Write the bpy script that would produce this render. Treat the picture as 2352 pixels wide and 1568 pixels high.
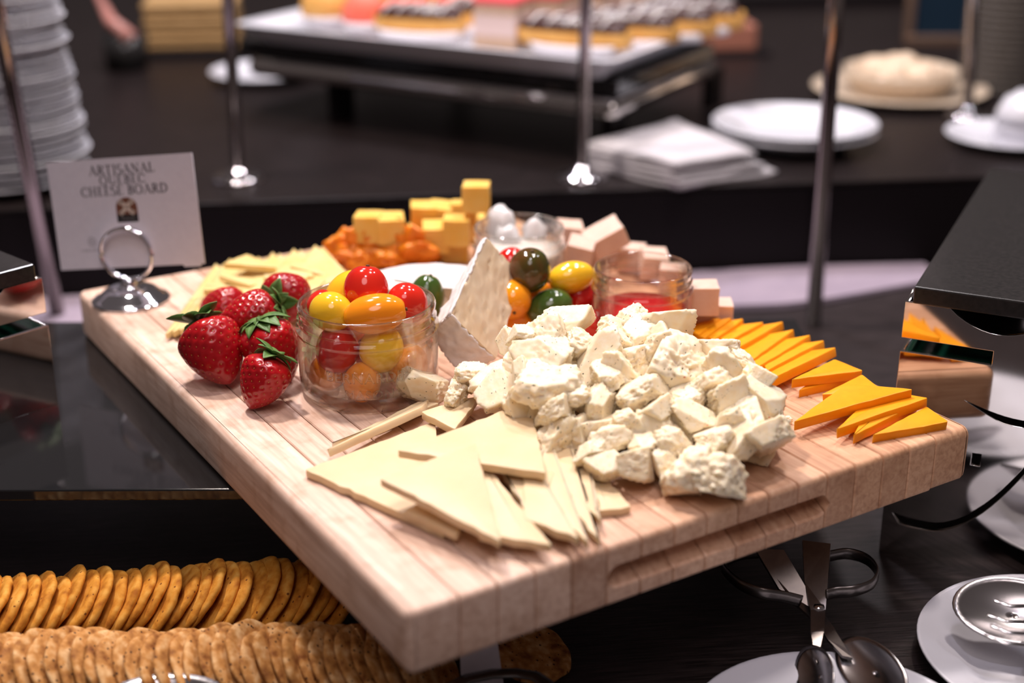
import bpy, bmesh, math, random
from mathutils import Vector, Matrix, noise
random.seed(7)
for o in list(bpy.data.objects): bpy.data.objects.remove(o)
COL = bpy.context.scene.collection
SC = bpy.context.scene
# ------------------------------------------------------------------ camera
CAM = Vector((-0.2697, -0.5292, 0.3784)); YAW, PIT, ROL = -0.55831, 0.37971, -0.00233; FPX = 3267.0
def cam_axes():
    f = Vector((-math.sin(YAW)*math.cos(PIT), math.cos(YAW)*math.cos(PIT), -math.sin(PIT)))
    r = Vector((math.cos(YAW), math.sin(YAW), 0)); u = r.cross(f)
    return r*math.cos(ROL)+u*math.sin(ROL), u*math.cos(ROL)-r*math.sin(ROL), -f
AX, AY, AZ = cam_axes()
cd = bpy.data.cameras.new('camera'); cam = bpy.data.objects.new('camera', cd); COL.objects.link(cam)
M = Matrix((AX, AY, AZ)).transposed().to_4x4(); M.translation = CAM; cam.matrix_world = M
cd.sensor_width = 36; cd.lens = 36*FPX/2352; cd.clip_start = .02; cd.clip_end = 50
cd.dof.use_dof = True; cd.dof.focus_distance = 0.90; cd.dof.aperture_fstop = 2.9; cd.dof.aperture_blades = 9
SC.camera = cam
RV = Vector((math.cos(YAW), math.sin(YAW), 0)); FV = Vector((-math.sin(YAW), math.cos(YAW), 0)); UP = Vector((0, 0, 1))
# ------------------------------------------------------------------ world, light, exposure
w = bpy.data.worlds.new('room_light'); SC.world = w; w.use_nodes = True
bg = w.node_tree.nodes['Background']; bg.inputs[0].default_value = (.62, .50, .48, 1); bg.inputs[1].default_value = .11
BC = Vector((.2, .25, 0))
def lamp(name, a, b, z, size, power, col, tgt=None, spot=False):
    l = bpy.data.lights.new(name, 'AREA'); l.shape = 'DISK'; l.size = size; l.energy = power; l.color = col
    o = bpy.data.objects.new(name, l); COL.objects.link(o); p = BC+RV*a+FV*b+UP*z; o.location = p
    t = (tgt if tgt else Vector((p.x, p.y, 0))) - p
    o.rotation_euler = t.to_track_quat('-Z', 'Y').to_euler(); return o
lamp('ceiling_downlight', -.50, .50, 1.60, .14, 20, (1, .87, .80), BC)
lamp('ceiling_downlight', .55, .25, 1.75, .16, 10, (1, .87, .80), BC)
lamp('ceiling_downlight', .05, -.55, 1.8, .2, 4, (.95, .88, 1), BC)
lamp('ceiling_downlight', -.35, 1.25, 1.8, .2, 17, (.93, .90, 1))
lamp('ceiling_downlight', .45, 1.15, 1.8, .2, 10, (1, .93, .95))
lamp('ceiling_downlight', 1.15, .75, 1.8, .2, 4.5, (.95, .92, 1))
lamp('fill_light', -.1, -1.5, 2.0, 1.2, 10.5, (1, .86, .84), BC)  # soft fill lamp added above and behind the camera for ambient light
SC.view_settings.view_transform = 'Standard'; SC.view_settings.look = 'None'; SC.view_settings.exposure = 0.45; SC.view_settings.gamma = 1
SC.view_settings.use_curve_mapping = False
# ------------------------------------------------------------------ helpers
def S(u, v, z):
    d = AX*((u-1176)/FPX) - AY*((v-784)/FPX) - AZ
    return CAM + d*((z-CAM.z)/d.z)
ONES = 'zeroth first second third fourth fifth sixth seventh eighth ninth tenth eleventh twelfth thirteenth fourteenth fifteenth sixteenth seventeenth eighteenth nineteenth'.split()
TENS = {20: ('twenty', 'twentieth'), 30: ('thirty', 'thirtieth'), 40: ('forty', 'fortieth'), 50: ('fifty', 'fiftieth')}
def nth(n):
    if n < 20: return ONES[n]
    a, b = TENS[n//10*10]; return b if n % 10 == 0 else a+'-'+ONES[n % 10]
def tag(o, label, cat=None, group=None, kind=None):
    if label: o['label'] = label
    if cat: o['category'] = cat
    if group: o['group'] = group
    if kind: o['kind'] = kind
    return o
def empty(name, loc, rz=0):
    o = bpy.data.objects.new(name, None); COL.objects.link(o); o.location = loc; o.rotation_euler = (0, 0, rz); o.empty_display_size = .01
    return o
def link(name, me, mat=None, parent=None, smooth=False):
    if mat and not me.materials: me.materials.append(mat)
    if smooth:
        for p in me.polygons: p.use_smooth = True
    o = bpy.data.objects.new(name, me); COL.objects.link(o)
    if parent: o.parent = parent
    return o
def pyd(name, vs, fs, mat=None, parent=None, smooth=False):
    me = bpy.data.meshes.new(name); me.from_pydata([tuple(v) for v in vs], [], fs); me.update()
    return link(name, me, mat, parent, smooth)
def center(o):
    me = o.data; c = sum((v.co for v in me.vertices), Vector())/len(me.vertices)
    zmin = min(v.co.z for v in me.vertices); c.z = zmin
    me.transform(Matrix.Translation(-c)); o.location = o.location + c
    return o
def fixn(me):
    bm = bmesh.new(); bm.from_mesh(me); bmesh.ops.recalc_face_normals(bm, faces=bm.faces); bm.to_mesh(me); bm.free()
def boxv(x0, x1, y0, y1, z0, z1):
    return [(x0,y0,z0),(x1,y0,z0),(x1,y1,z0),(x0,y1,z0),(x0,y0,z1),(x1,y0,z1),(x1,y1,z1),(x0,y1,z1)], [(3,2,1,0),(4,5,6,7),(0,1,5,4),(1,2,6,5),(2,3,7,6),(3,0,4,7)]
def box(name, x0, x1, y0, y1, z0, z1, mat, parent=None, bev=0, seg=2):
    bm = bmesh.new(); v, f = boxv(x0, x1, y0, y1, z0, z1); vs = [bm.verts.new(p) for p in v]
    for q in f: bm.faces.new([vs[i] for i in q])
    if bev: bmesh.ops.bevel(bm, geom=list(bm.edges), offset=bev, segments=seg, profile=.5, affect='EDGES')
    me = bpy.data.meshes.new(name); bm.to_mesh(me); bm.free()
    return link(name, me, mat, parent)
def lathe_data(prof, n=48, closed=False):
    vs = []; fs = []
    for r, z in prof:
        for i in range(n):
            a = 2*math.pi*i/n; vs.append((r*math.cos(a), r*math.sin(a), z))
    m = len(prof)
    for j in range(m-1 if not closed else m):
        k = (j+1) % m
        for i in range(n):
            i2 = (i+1) % n; fs.append((j*n+i, j*n+i2, k*n+i2, k*n+i))
    return vs, fs
def lathe(name, prof, mat, parent=None, n=48, closed=False, cap=True):
    vs, fs = lathe_data(prof, n, closed)
    if cap and not closed:
        m = len(prof)
        if prof[0][0] > 1e-6: fs.append(tuple(range(n-1, -1, -1)))
        if prof[-1][0] > 1e-6: fs.append(tuple((m-1)*n+i for i in range(n)))
    o = pyd(name, vs, fs, mat, parent, True)
    bm = bmesh.new(); bm.from_mesh(o.data); bmesh.ops.remove_doubles(bm, verts=bm.verts, dist=1e-6); bmesh.ops.recalc_face_normals(bm, faces=bm.faces); bm.to_mesh(o.data); bm.free()
    for p in o.data.polygons: p.use_smooth = True
    return o
def tube(name, pts, r, mat, parent=None, n=10, closed=False, flat=None):
    """sweep a circle (or an ellipse flat=(a,b)) along points"""
    pts = [Vector(p) for p in pts]; m = len(pts); vs = []; fs = []; up = Vector((0, 0, 1)); last = None
    for i, p in enumerate(pts):
        a = pts[(i-1) % m] if closed or i > 0 else p; b = pts[(i+1) % m] if closed or i < m-1 else p
        t = (b-a).normalized()
        s = t.cross(up)
        if s.length < .05: s = t.cross(Vector((1, 0, 0))) if last is None else last - t*last.dot(t)
        s.normalize(); last = s; q = s.cross(t)
        ra, rb = flat if flat else (r, r)
        if isinstance(r, (list, tuple)): ra = rb = r[i]
        for k in range(n):
            an = 2*math.pi*(k+.5)/n; vs.append(p+s*(ra*math.cos(an))+q*(rb*math.sin(an)))
    for j in range(m if closed else m-1):
        k = (j+1) % m
        for i in range(n): fs.append((j*n+i, j*n+(i+1) % n, k*n+(i+1) % n, k*n+i))
    if not closed: fs += [tuple(range(n-1, -1, -1)), tuple((m-1)*n+i for i in range(n))]
    o = pyd(name, vs, fs, mat, parent, True); fixn(o.data); return o
def shape2d(name, loops, depth, mat, parent=None, bevel=0):
    """flat outline(s) with holes in XY, extruded +-depth/2 in Z"""
    cu = bpy.data.curves.new(name, 'CURVE'); cu.dimensions = '2D'; cu.fill_mode = 'BOTH'; cu.extrude = depth/2; cu.bevel_depth = bevel
    for lp in loops:
        sp = cu.splines.new('POLY'); sp.points.add(len(lp)-1); sp.use_cyclic_u = True
        for i, q in enumerate(lp): sp.points[i].co = (q[0], q[1], 0, 1)
    t = bpy.data.objects.new('tmp', cu); COL.objects.link(t)
    bpy.context.view_layer.update()
    me = bpy.data.meshes.new_from_object(t.evaluated_get(bpy.context.evaluated_depsgraph_get())); me.name = name
    bpy.data.objects.remove(t); bpy.data.curves.remove(cu)
    me.materials.clear()
    return link(name, me, mat, parent)
def frame(o, origin, ex, ey, ez):
    m = Matrix((ex, ey, ez)).transposed().to_4x4(); m.translation = origin; o.matrix_world = m
    return o
def rotz(a): return Matrix.Rotation(a, 4, 'Z')
# ------------------------------------------------------------------ materials
def mat(name, col, rough=.5, metal=0, spec=.5, sss=0, sssr=(1, .5, .3), sscale=.003, trans=0, ior=1.45, coat=0):
    m = bpy.data.materials.new(name); m.use_nodes = True; b = m.node_tree.nodes['Principled BSDF']
    b.inputs['Base Color'].default_value = (*col, 1); b.inputs['Roughness'].default_value = rough; b.inputs['Metallic'].default_value = metal
    b.inputs['Specular IOR Level'].default_value = spec; b.inputs['IOR'].default_value = ior
    if sss: b.inputs['Subsurface Weight'].default_value = sss; b.inputs['Subsurface Radius'].default_value = sssr; b.inputs['Subsurface Scale'].default_value = sscale
    if trans: b.inputs['Transmission Weight'].default_value = trans
    if coat: b.inputs['Coat Weight'].default_value = coat; b.inputs['Coat Roughness'].default_value = .05
    return m
def nt(m): return m.node_tree, m.node_tree.nodes['Principled BSDF']
def node(t, k, **kw):
    n = t.nodes.new(k)
    for a, v in kw.items():
        if a.startswith('i_'): n.inputs[a[2:].replace('_', ' ')].default_value = v
        else: setattr(n, a, v)
    return n
def ramp(t, fac, stops):
    n = t.nodes.new('ShaderNodeValToRGB'); e = n.color_ramp.elements
    e[0].position, e[0].color = stops[0][0], (*stops[0][1], 1); e[1].position, e[1].color = stops[-1][0], (*stops[-1][1], 1)
    for p, c in stops[1:-1]: x = e.new(p); x.color = (*c, 1)
    t.links.new(fac, n.inputs[0]); return n
def coords(t, scale=(1, 1, 1), rand=False):
    tc = t.nodes.new('ShaderNodeTexCoord'); mp = t.nodes.new('ShaderNodeMapping'); mp.inputs['Scale'].default_value = scale
    t.links.new(tc.outputs['Object'], mp.inputs['Vector'])
    if rand:
        oi = t.nodes.new('ShaderNodeObjectInfo'); ml = node(t, 'ShaderNodeMath', operation='MULTIPLY'); ml.inputs[1].default_value = 37.0
        t.links.new(oi.outputs['Random'], ml.inputs[0]); t.links.new(ml.outputs[0], mp.inputs['Location'])
    return mp.outputs[0]
def mixc(t, fac, a, b, mode='MIX'):
    n = t.nodes.new('ShaderNodeMix'); n.data_type = 'RGBA'; n.blend_type = mode
    for s, i in ((fac, 0), (a, 6), (b, 7)):
        if hasattr(s, 'is_output'): t.links.new(s, n.inputs[i])
        elif i == 0: n.inputs[0].default_value = s
        else: n.inputs[i].default_value = (*s, 1)
    return n.outputs[2]
def bump(t, b, h, strength=.3, dist=.001):
    n = node(t, 'ShaderNodeBump'); n.inputs['Strength'].default_value = strength; n.inputs['Distance'].default_value = dist
    t.links.new(h, n.inputs['Height']); t.links.new(n.outputs[0], b.inputs['Normal'])
def noisy(name, c1, c2, scale=40, rough=.5, bs=.2, bd=.001, detail=5, stretch=(1, 1, 1), rand=True, **kw):
    m = mat(name, c1, rough, **kw); t, b = nt(m)
    n = node(t, 'ShaderNodeTexNoise'); n.inputs['Scale'].default_value = scale; n.inputs['Detail'].default_value = detail
    t.links.new(coords(t, stretch, rand), n.inputs['Vector'])
    r = ramp(t, n.outputs[0], [(.3, c1), (.7, c2)]); t.links.new(r.outputs[0], b.inputs['Base Color'])
    if bs: bump(t, b, n.outputs[0], bs, bd)
    return m
def wood_maple():
    m = mat('maple', (.7, .5, .38), .55); t, b = nt(m)
    co = coords(t, (60, 4, 60), True)
    n = node(t, 'ShaderNodeTexNoise'); n.inputs['Scale'].default_value = 5; n.inputs['Detail'].default_value = 8; n.inputs['Distortion'].default_value = .6
    t.links.new(co, n.inputs['Vector'])
    r = ramp(t, n.outputs[0], [(.25, (.56, .38, .29)), (.5, (.75, .55, .44)), (.75, (.86, .69, .58))])
    oi = t.nodes.new('ShaderNodeObjectInfo')
    r2 = ramp(t, oi.outputs['Random'], [(0, (.72, .63, .57)), (.5, (.93, .87, .83)), (1, (1, 1, 1))])
    c = mixc(t, 1.0, r.outputs[0], r2.outputs[0], 'MULTIPLY')
    # stains and wear
    co2 = coords(t, (1, 1, 1))
    n2 = node(t, 'ShaderNodeTexNoise'); n2.inputs['Scale'].default_value = 55; n2.inputs['Detail'].default_value = 6
    g = t.nodes.new('ShaderNodeNewGeometry'); t.links.new(g.outputs['Position'], n2.inputs['Vector'])
    r3 = ramp(t, n2.outputs[0], [(.52, (1, 1, 1)), (.72, (.74, .64, .56))])
    c = mixc(t, .8, c, r3.outputs[0], 'MULTIPLY')
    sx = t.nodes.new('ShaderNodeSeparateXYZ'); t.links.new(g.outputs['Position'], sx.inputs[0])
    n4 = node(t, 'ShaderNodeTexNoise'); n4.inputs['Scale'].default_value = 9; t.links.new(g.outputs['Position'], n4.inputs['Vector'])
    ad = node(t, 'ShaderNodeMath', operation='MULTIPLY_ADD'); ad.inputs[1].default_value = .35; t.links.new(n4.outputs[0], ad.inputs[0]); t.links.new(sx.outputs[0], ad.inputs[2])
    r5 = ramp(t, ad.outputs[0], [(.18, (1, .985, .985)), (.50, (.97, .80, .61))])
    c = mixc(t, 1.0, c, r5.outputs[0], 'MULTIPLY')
    t.links.new(c, b.inputs['Base Color']); bump(t, b, n.outputs[0], .25, .0004)
    return m
MAPLE = wood_maple()
def dark_wood(name, stretch, ang=0, sp=.45, lo=(.007, .005, .005), hi=(.050, .037, .038)):
    m = mat(name, (.02, .014, .013), .38, spec=sp); t, b = nt(m)
    tc = t.nodes.new('ShaderNodeTexCoord'); mp = t.nodes.new('ShaderNodeMapping'); mp.inputs['Scale'].default_value = stretch; mp.inputs['Rotation'].default_value = (0, 0, ang)
    t.links.new(tc.outputs['Object'], mp.inputs['Vector'])
    n = node(t, 'ShaderNodeTexNoise'); n.inputs['Scale'].default_value = 6; n.inputs['Detail'].default_value = 7; n.inputs['Roughness'].default_value = .7
    t.links.new(mp.outputs[0], n.inputs['Vector'])
    r = ramp(t, n.outputs[0], [(.38, lo), (.68, hi)]); t.links.new(r.outputs[0], b.inputs['Base Color'])
    bump(t, b, n.outputs[0], .3, .0006); return m
DARKWOOD = dark_wood('espresso_laminate', (5, 90, 5), -YAW)
TIERWOOD = dark_wood('espresso_laminate_tier', (5, 60, 5), .45, .22, (.005, .0035, .0035), (.020, .0135, .0135))
BLACKGLASS = mat('black_glass', (.012, .012, .013), .06, spec=.6)
BLACKPANEL = mat('black_panel', (.007, .005, .006), .5, spec=.2)
BLACKSLAB = noisy('black_slab', (.012, .012, .012), (.022, .020, .020), 300, .22, .1, .0003)
STEEL = noisy('mirror_steel', (.74, .71, .69), (.66, .63, .61), 12, .06, 0, metal=1)
CHROME = mat('chrome', (.62, .60, .62), .10, metal=1)
BRUSHED = noisy('brushed_steel', (.42, .39, .37), (.30, .28, .27), 60, .28, .1, .0002, metal=1)
SERVE = mat('polished_serving_steel', (.50, .48, .49), .24, metal=1)
PORCELAIN = mat('white_porcelain', (.66, .66, .72), .12, coat=.3)
PAPER = noisy('card_paper', (.62, .58, .64), (.66, .62, .68), 200, .7, .05, .0002)
INK = mat('printed_ink', (.05, .045, .05), .7)
NAPKIN = noisy('white_napkin', (.54, .51, .54), (.47, .45, .47), 80, .85, .15, .0005)
CLOTH = noisy('pale_cloth', (.27, .22, .28), (.32, .26, .32), 30, .9, .1, .0005)
def glass_mat(name, tint, gl=1.0):
    m = bpy.data.materials.new(name); m.use_nodes = True; t = m.node_tree; t.nodes.remove(t.nodes['Principled BSDF']); out = t.nodes['Material Output']
    tr = t.nodes.new('ShaderNodeBsdfTransparent'); go = t.nodes.new('ShaderNodeBsdfGlossy'); go.inputs['Roughness'].default_value = .04; go.inputs['Color'].default_value = (.95, .97, 1, 1)
    lw = t.nodes.new('ShaderNodeLayerWeight'); lw.inputs['Blend'].default_value = .5
    pw = node(t, 'ShaderNodeMath', operation='POWER'); pw.inputs[1].default_value = 2.4; t.links.new(lw.outputs['Facing'], pw.inputs[0])
    fr = node(t, 'ShaderNodeMath', operation='MULTIPLY_ADD'); fr.inputs[1].default_value = .75; fr.inputs[2].default_value = .028; t.links.new(pw.outputs[0], fr.inputs[0])
    r = ramp(t, lw.outputs['Facing'], [(0, (.985, .985, .98)), (.6, tuple(.62+.38*x for x in tint)), (1, tint)]); t.links.new(r.outputs[0], tr.inputs['Color'])
    gl_ = t.nodes.new('ShaderNodeBsdfGlass'); gl_.inputs['IOR'].default_value = 1.48; gl_.inputs['Roughness'].default_value = .01; gl_.inputs['Color'].default_value = (.97, .98, .96, 1)
    p2 = node(t, 'ShaderNodeMath', operation='POWER'); p2.inputs[1].default_value = 2.0; t.links.new(lw.outputs['Facing'], p2.inputs[0])
    f2 = node(t, 'ShaderNodeMath', operation='MULTIPLY_ADD'); f2.inputs[1].default_value = .80; f2.inputs[2].default_value = .03; t.links.new(p2.outputs[0], f2.inputs[0])
    m2 = t.nodes.new('ShaderNodeMixShader'); t.links.new(f2.outputs[0], m2.inputs[0]); t.links.new(tr.outputs[0], m2.inputs[1]); t.links.new(gl_.outputs[0], m2.inputs[2])
    mx = t.nodes.new('ShaderNodeMixShader'); t.links.new(fr.outputs[0], mx.inputs[0]); t.links.new(m2.outputs[0], mx.inputs[1]); t.links.new(go.outputs[0], mx.inputs[2])
    t.links.new(mx.outputs[0], out.inputs['Surface']); return m
GLASS = glass_mat('jar_glass', (.42, .38, .31))
def cheese(name, c1, c2, specks=False, sss=.35, rough=.45, scale=90, bs=.25):
    m = mat(name, c1, rough, sss=sss, sssr=(1, .82, .5), sscale=.004, spec=.35); t, b = nt(m)
    co = coords(t, (1, 1, 1), True)
    n = node(t, 'ShaderNodeTexNoise'); n.inputs['Scale'].default_value = scale; n.inputs['Detail'].default_value = 6; t.links.new(co, n.inputs['Vector'])
    c = ramp(t, n.outputs[0], [(.3, c1), (.7, c2)]).outputs[0]
    if specks:
        for sc, th, col, st, seed in ((4.5, .095, (.05, .065, .025), (1, 1, 2.6), .66), (5.0, .09, (.10, .09, .04), (.4, 1.8, 1), .60), (2.6, .065, (.60, .05, .01), (1, 1, 1), .82)):
            v = node(t, 'ShaderNodeTexVoronoi'); v.inputs['Scale'].default_value = sc; t.links.new(coords(t, st, True), v.inputs['Vector'])
            lt = node(t, 'ShaderNodeMath', operation='LESS_THAN'); lt.inputs[1].default_value = th*1.6; t.links.new(v.outputs['Distance'], lt.inputs[0])
            sep = t.nodes.new('ShaderNodeSeparateColor'); t.links.new(v.outputs['Color'], sep.inputs[0])
            gt = node(t, 'ShaderNodeMath', operation='GREATER_THAN'); gt.inputs[1].default_value = seed+.1; t.links.new(sep.outputs[0], gt.inputs[0])
            ml = node(t, 'ShaderNodeMath', operation='MULTIPLY'); t.links.new(lt.outputs[0], ml.inputs[0]); t.links.new(gt.outputs[0], ml.inputs[1])
            c = mixc(t, ml.outputs[0], c, col)
    t.links.new(c, b.inputs['Base Color']); bump(t, b, n.outputs[0], bs, .0006); return m
CURD = cheese('herbed_cheese', (.84, .69, .455), (.88, .785, .615), True, scale=3.5, bs=.25, sss=.45)
CREAM = cheese('cream_cheese_slice', (.72, .545, .325), (.75, .585, .375), bs=.12, scale=45, sss=.4)
CREAM2 = cheese('pale_yellow_slice', (.70, .50, .17), (.74, .57, .28), bs=.1, scale=40, sss=.3)
ORANGE = cheese('orange_cheddar', (.88, .31, .004), (.90, .35, .006), bs=.15, scale=120, sss=.25)
GOLD = cheese('golden_cheese', (.78, .45, .07), (.82, .54, .15), bs=.1, scale=60)
PINK = cheese('pinkish_cheese', (.66, .45, .36), (.70, .51, .42), bs=.2, scale=150)
RIND = noisy('white_rind', (.76, .72, .72), (.64, .58, .55), 90, .8, .4, .0012)
PASTE = cheese('brie_paste', (.72, .55, .36), (.76, .63, .46), scale=60, bs=.4)
def tomato_mat(name, c1, c2, c3=None):
    m = mat(name, c1, .12, spec=.6, sss=.25, sssr=(1, .4, .2), sscale=.004, coat=.3); t, b = nt(m)
    n = node(t, 'ShaderNodeTexNoise'); n.inputs['Scale'].default_value = 28; n.inputs['Detail'].default_value = 3; t.links.new(coords(t, (1, 1, .5), True), n.inputs['Vector'])
    st = [(.35, c1), (.65, c2)]
    if c3: st = [(.30, c1), (.5, c2), (.68, c3)]
    t.links.new(ramp(t, n.outputs[0], st).outputs[0], b.inputs['Base Color']); return m
T_RED = tomato_mat('red_tomato', (.55, .012, .008), (.66, .025, .012))
T_ORANGE = tomato_mat('orange_tomato', (.86, .26, .008), (.90, .33, .012))
T_YELLOW = tomato_mat('yellow_tomato', (.86, .48, .015), (.90, .56, .03))
T_GREEN = tomato_mat('green_tomato', (.035, .075, .012), (.06, .11, .018), (.10, .13, .03))
T_BROWN = tomato_mat('green_brown_tomato', (.030, .060, .008), (.045, .050, .008), (.13, .035, .010))
BERRY = noisy('strawberry_skin', (.46, .006, .010), (.30, .004, .009), 60, .22, .15, .0006, sss=.2, sssr=(1, .2, .1), sscale=.003, spec=.6)
SEED = mat('strawberry_seed', (.55, .22, .05), .35)
LEAF = noisy('strawberry_leaf', (.045, .12, .018), (.13, .24, .06), 120, .5, .3, .0006)
APRICOT = noisy('dried_apricot', (.86, .29, .012), (.72, .18, .008), 70, .4, .6, .002, sss=.3, sssr=(1, .4, .1), sscale=.004)
def cracker_mat(name, c1, c2, c3, dark, dscale, dth):
    m = mat(name, c1, .75, spec=.25); t, b = nt(m); co = coords(t, (1, 1, 1), True)
    n = node(t, 'ShaderNodeTexNoise'); n.inputs['Scale'].default_value = 130; n.inputs['Detail'].default_value = 7; t.links.new(co, n.inputs['Vector'])
    c = ramp(t, n.outputs[0], [(.3, c1), (.5, c2), (.72, c3)]).outputs[0]
    v = node(t, 'ShaderNodeTexVoronoi'); v.inputs['Scale'].default_value = dscale; t.links.new(co, v.inputs['Vector'])
    lt = node(t, 'ShaderNodeMath', operation='LESS_THAN'); lt.inputs[1].default_value = dth; t.links.new(v.outputs['Distance'], lt.inputs[0])
    sep = t.nodes.new('ShaderNodeSeparateColor'); t.links.new(v.outputs['Color'], sep.inputs[0])
    gt = node(t, 'ShaderNodeMath', operation='GREATER_THAN'); gt.inputs[1].default_value = .55; t.links.new(sep.outputs[0], gt.inputs[0])
    ml = node(t, 'ShaderNodeMath', operation='MULTIPLY'); t.links.new(lt.outputs[0], ml.inputs[0]); t.links.new(gt.outputs[0], ml.inputs[1])
    c = mixc(t, ml.outputs[0], c, dark); t.links.new(c, b.inputs['Base Color']); bump(t, b, n.outputs[0], .5, .0012); return m
CRACK1 = cracker_mat('golden_cracker', (.40, .13, .014), (.66, .28, .035), (.78, .42, .09), (.22, .07, .015), 190, .16)
CRACK2 = cracker_mat('seeded_cracker', (.20, .065, .014), (.48, .22, .06), (.72, .46, .22), (.05, .02, .012), 280, .22)
# ================================================================== LARGE STRUCTURE
ZC, ZT, ZS = -.13, -.03, -.037            # counter, raised tier, shelf top
fl = box('floor', -4, 5, -4, 6, -1.05, -1.0, mat('dark_floor', (.03, .024, .022), .5)); tag(fl, None, kind='structure')
TDIR = math.radians(-25.4); TX = Vector((math.cos(TDIR), math.sin(TDIR), 0)); TY = Vector((-TX.y, TX.x, 0))
T0 = S(165, 690, ZC)                      # line where the tier's front stands on the counter
def counter(name, label, o, x0, x1, y0, y1, z0, z1, wood, panelm):
    e = empty(name, (o.x, o.y, z0), TDIR)
    box('worktop', x0, x1, y0, y1, z1-z0-.004, z1-z0, wood, e, .001)
    box('front_panel', x0+.01, x1-.01, y0+.004, y1-.01, 0, z1-z0-.004, panelm, e)
    tag(e, label, 'counter'); return e
counter('buffet_counter', 'dark espresso wood buffet counter carrying the crackers and the cheese shelf', T0, -1.2, 1.9, -1.05, 0, -1.0, ZC, DARKWOOD, BLACKPANEL)
counter('raised_counter', 'raised dark wood counter tier at the back with plates and napkins', T0, -1.2, 2.6, 0, 1.9, -1.0, ZT, TIERWOOD, BLACKPANEL)
# dark cabinet panels on the tier front, with joints
for k in range(5):
    x0 = -.62+.47*k
    p = box('panel', x0, x0+.462, .001, .012, ZC+1.0+.004, ZT+1.0-.006, BLACKPANEL, bpy.data.objects['raised_counter'], .0015)
# pale cloth strip along the foot of the tier
e0 = S(-250, 703, ZC); L = 2.35
vs = []; fs = []; n = 60
for i in range(n+1):
    s = -.35+i*(1.27)/n
    for j, (yy, zz) in enumerate(((-.004, .0015), (-.004, .006), (-.115, .006), (-.116, .0015))):
        y = yy
        if j > 1:
            y = yy + .006*math.sin(s*9)+.004*math.sin(s*23)
            if s > .72: y += .05*((s-.72)/.2)**1.3
        vs.append(T0+TX*s+TY*y+UP*(zz+.0012*math.sin(s*17+j)*(j in (1, 2))))
for i in range(n):
    for j in range(4):
        a = i*4+j; b2 = i*4+(j+1) % 4; fs.append((a, b2, b2+4, a+4))
fs += [(0, 1, 2, 3), tuple(n*4+k for k in (3, 2, 1, 0))]
cl = pyd('cloth_runner', vs, fs, CLOTH, None, False); fixn(cl.data); center(cl)
tag(cl, 'pale lilac white cloth strip lying along the foot of the raised counter', 'cloth')
# glass shelf
SD = math.radians(-31.8); SX = Vector((math.cos(SD), math.sin(SD), 0)); SY = Vector((-SX.y, SX.x, 0))
F0 = S(255, 1124, ZS)
sh = empty('glass_shelf', (F0.x, F0.y, ZC), SD)
box('shelf_panel', -.30, .485, 0, .295, ZS-ZC-.008, ZS-ZC, BLACKGLASS, sh, .0012)
for (x, y) in ((-.26, .05), (.40, .10), (-.26, .22), (.40, .22)):
    box('support', x, x+.012, y, y+.05, 0, ZS-ZC-.008, BRUSHED, sh, .001)
tag(sh, 'raised black glossy glass shelf under the cutting board', 'shelf')
# ------------------------------------------------------------------ risers
def arc_slot(pts_top, pts_bot): return pts_top + pts_bot[::-1]
def riser(name, label, origin, deg, mirror, wdt, z0, depth, slab_depth):
    """mirror steel riser: front panel with notch, scallop and curved slots; black slab on top. s runs from the visible edge"""
    e = empty(name, (origin.x, origin.y, z0), math.radians(deg)); sg = -1 if mirror else 1
    zt = .057
    def q(s, z): return (sg*s, z-z0)
    out = [q(0, z0), q(0, .022), q(.0585, .022), q(.0585, .0325), q(0, .0325), q(0, zt), q(.026, zt)]
    for k in range(13):
        t = k/12; out.append(q(.028+.064*t, zt-.0135*math.sin(math.pi*t)**.8))
    out += [q(.094, zt), q(wdt, zt), q(wdt, z0)]
    holes = []
    up_t = []; up_b = []
    for k in range(15):
        t = k/14; s = .044+.075*t; z = -.0045-.0075*math.sin(math.pi*t); th = .0005+.0050*min(1, 3*t, 3*(1-t)+.15)
        up_t.append(q(s, z)); up_b.append(q(s, z-th))
    holes.append(arc_slot(up_t, up_b))
    if z0 < -.1:
        lo_t = []; lo_b = []
        for k in range(25):
            t = k/24; a = math.radians(205+130*t); rr = .074
            s = .030+rr*math.cos(a)*.62/.62; z = -.027+rr*math.sin(a)
            s = .006+.118*t; z = -.0985+.060*max(0, (s-.03)/.06)**1.9 + .03*max(0, (.02-s)/.02)**1.6*.12
            th = .0072 if 0 < k < 24 else .001
            lo_t.append(q(s, z)); lo_b.append(q(s, z-th))
        holes.append(arc_slot(lo_t, lo_b))
        holes.append([q(.053, -.041), q(.0595, -.041), q(.0595, -.0505), q(.053, -.0505)])
    p = shape2d('front_panel', [out]+holes, .002, STEEL, e, .0004)
    p.rotation_euler = (math.pi/2, 0, 0); p.location = (0, 0, 0)
    # side wall with the same notch
    side = [(0, 0), (0, .022-z0), (.05, .022-z0), (.05, .0325-z0), (0, .0325-z0), (0, zt-z0), (depth, zt-z0), (depth, 0)]
    sd = shape2d('side_panel', [side], .002, STEEL, e, .0003); sd.rotation_euler = (math.pi/2, 0, math.pi/2); sd.location = (sg*.001, .001, 0)
    a0, a1 = sorted((sg*.002, sg*wdt))
    box('back_panel', a0, a1, depth-.002, depth, 0, zt-z0, STEEL, e, .0004)
    box('notch_shelf', *sorted((sg*.002, sg*.0585)), .002, .06, .020-z0, .0218-z0, mat('dark_green_glass', (.004, .03, .018), .1), e)
    sx0, sx1 = sorted((sg*.0045, sg*(wdt+.03)))
    box('top_slab', sx0, sx1, -.003, slab_depth, zt-z0, .0690-z0, BLACKSLAB, e, .0012)
    tag(e, label, 'riser'); return e
RR = S(2020, 1265, ZC)
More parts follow.
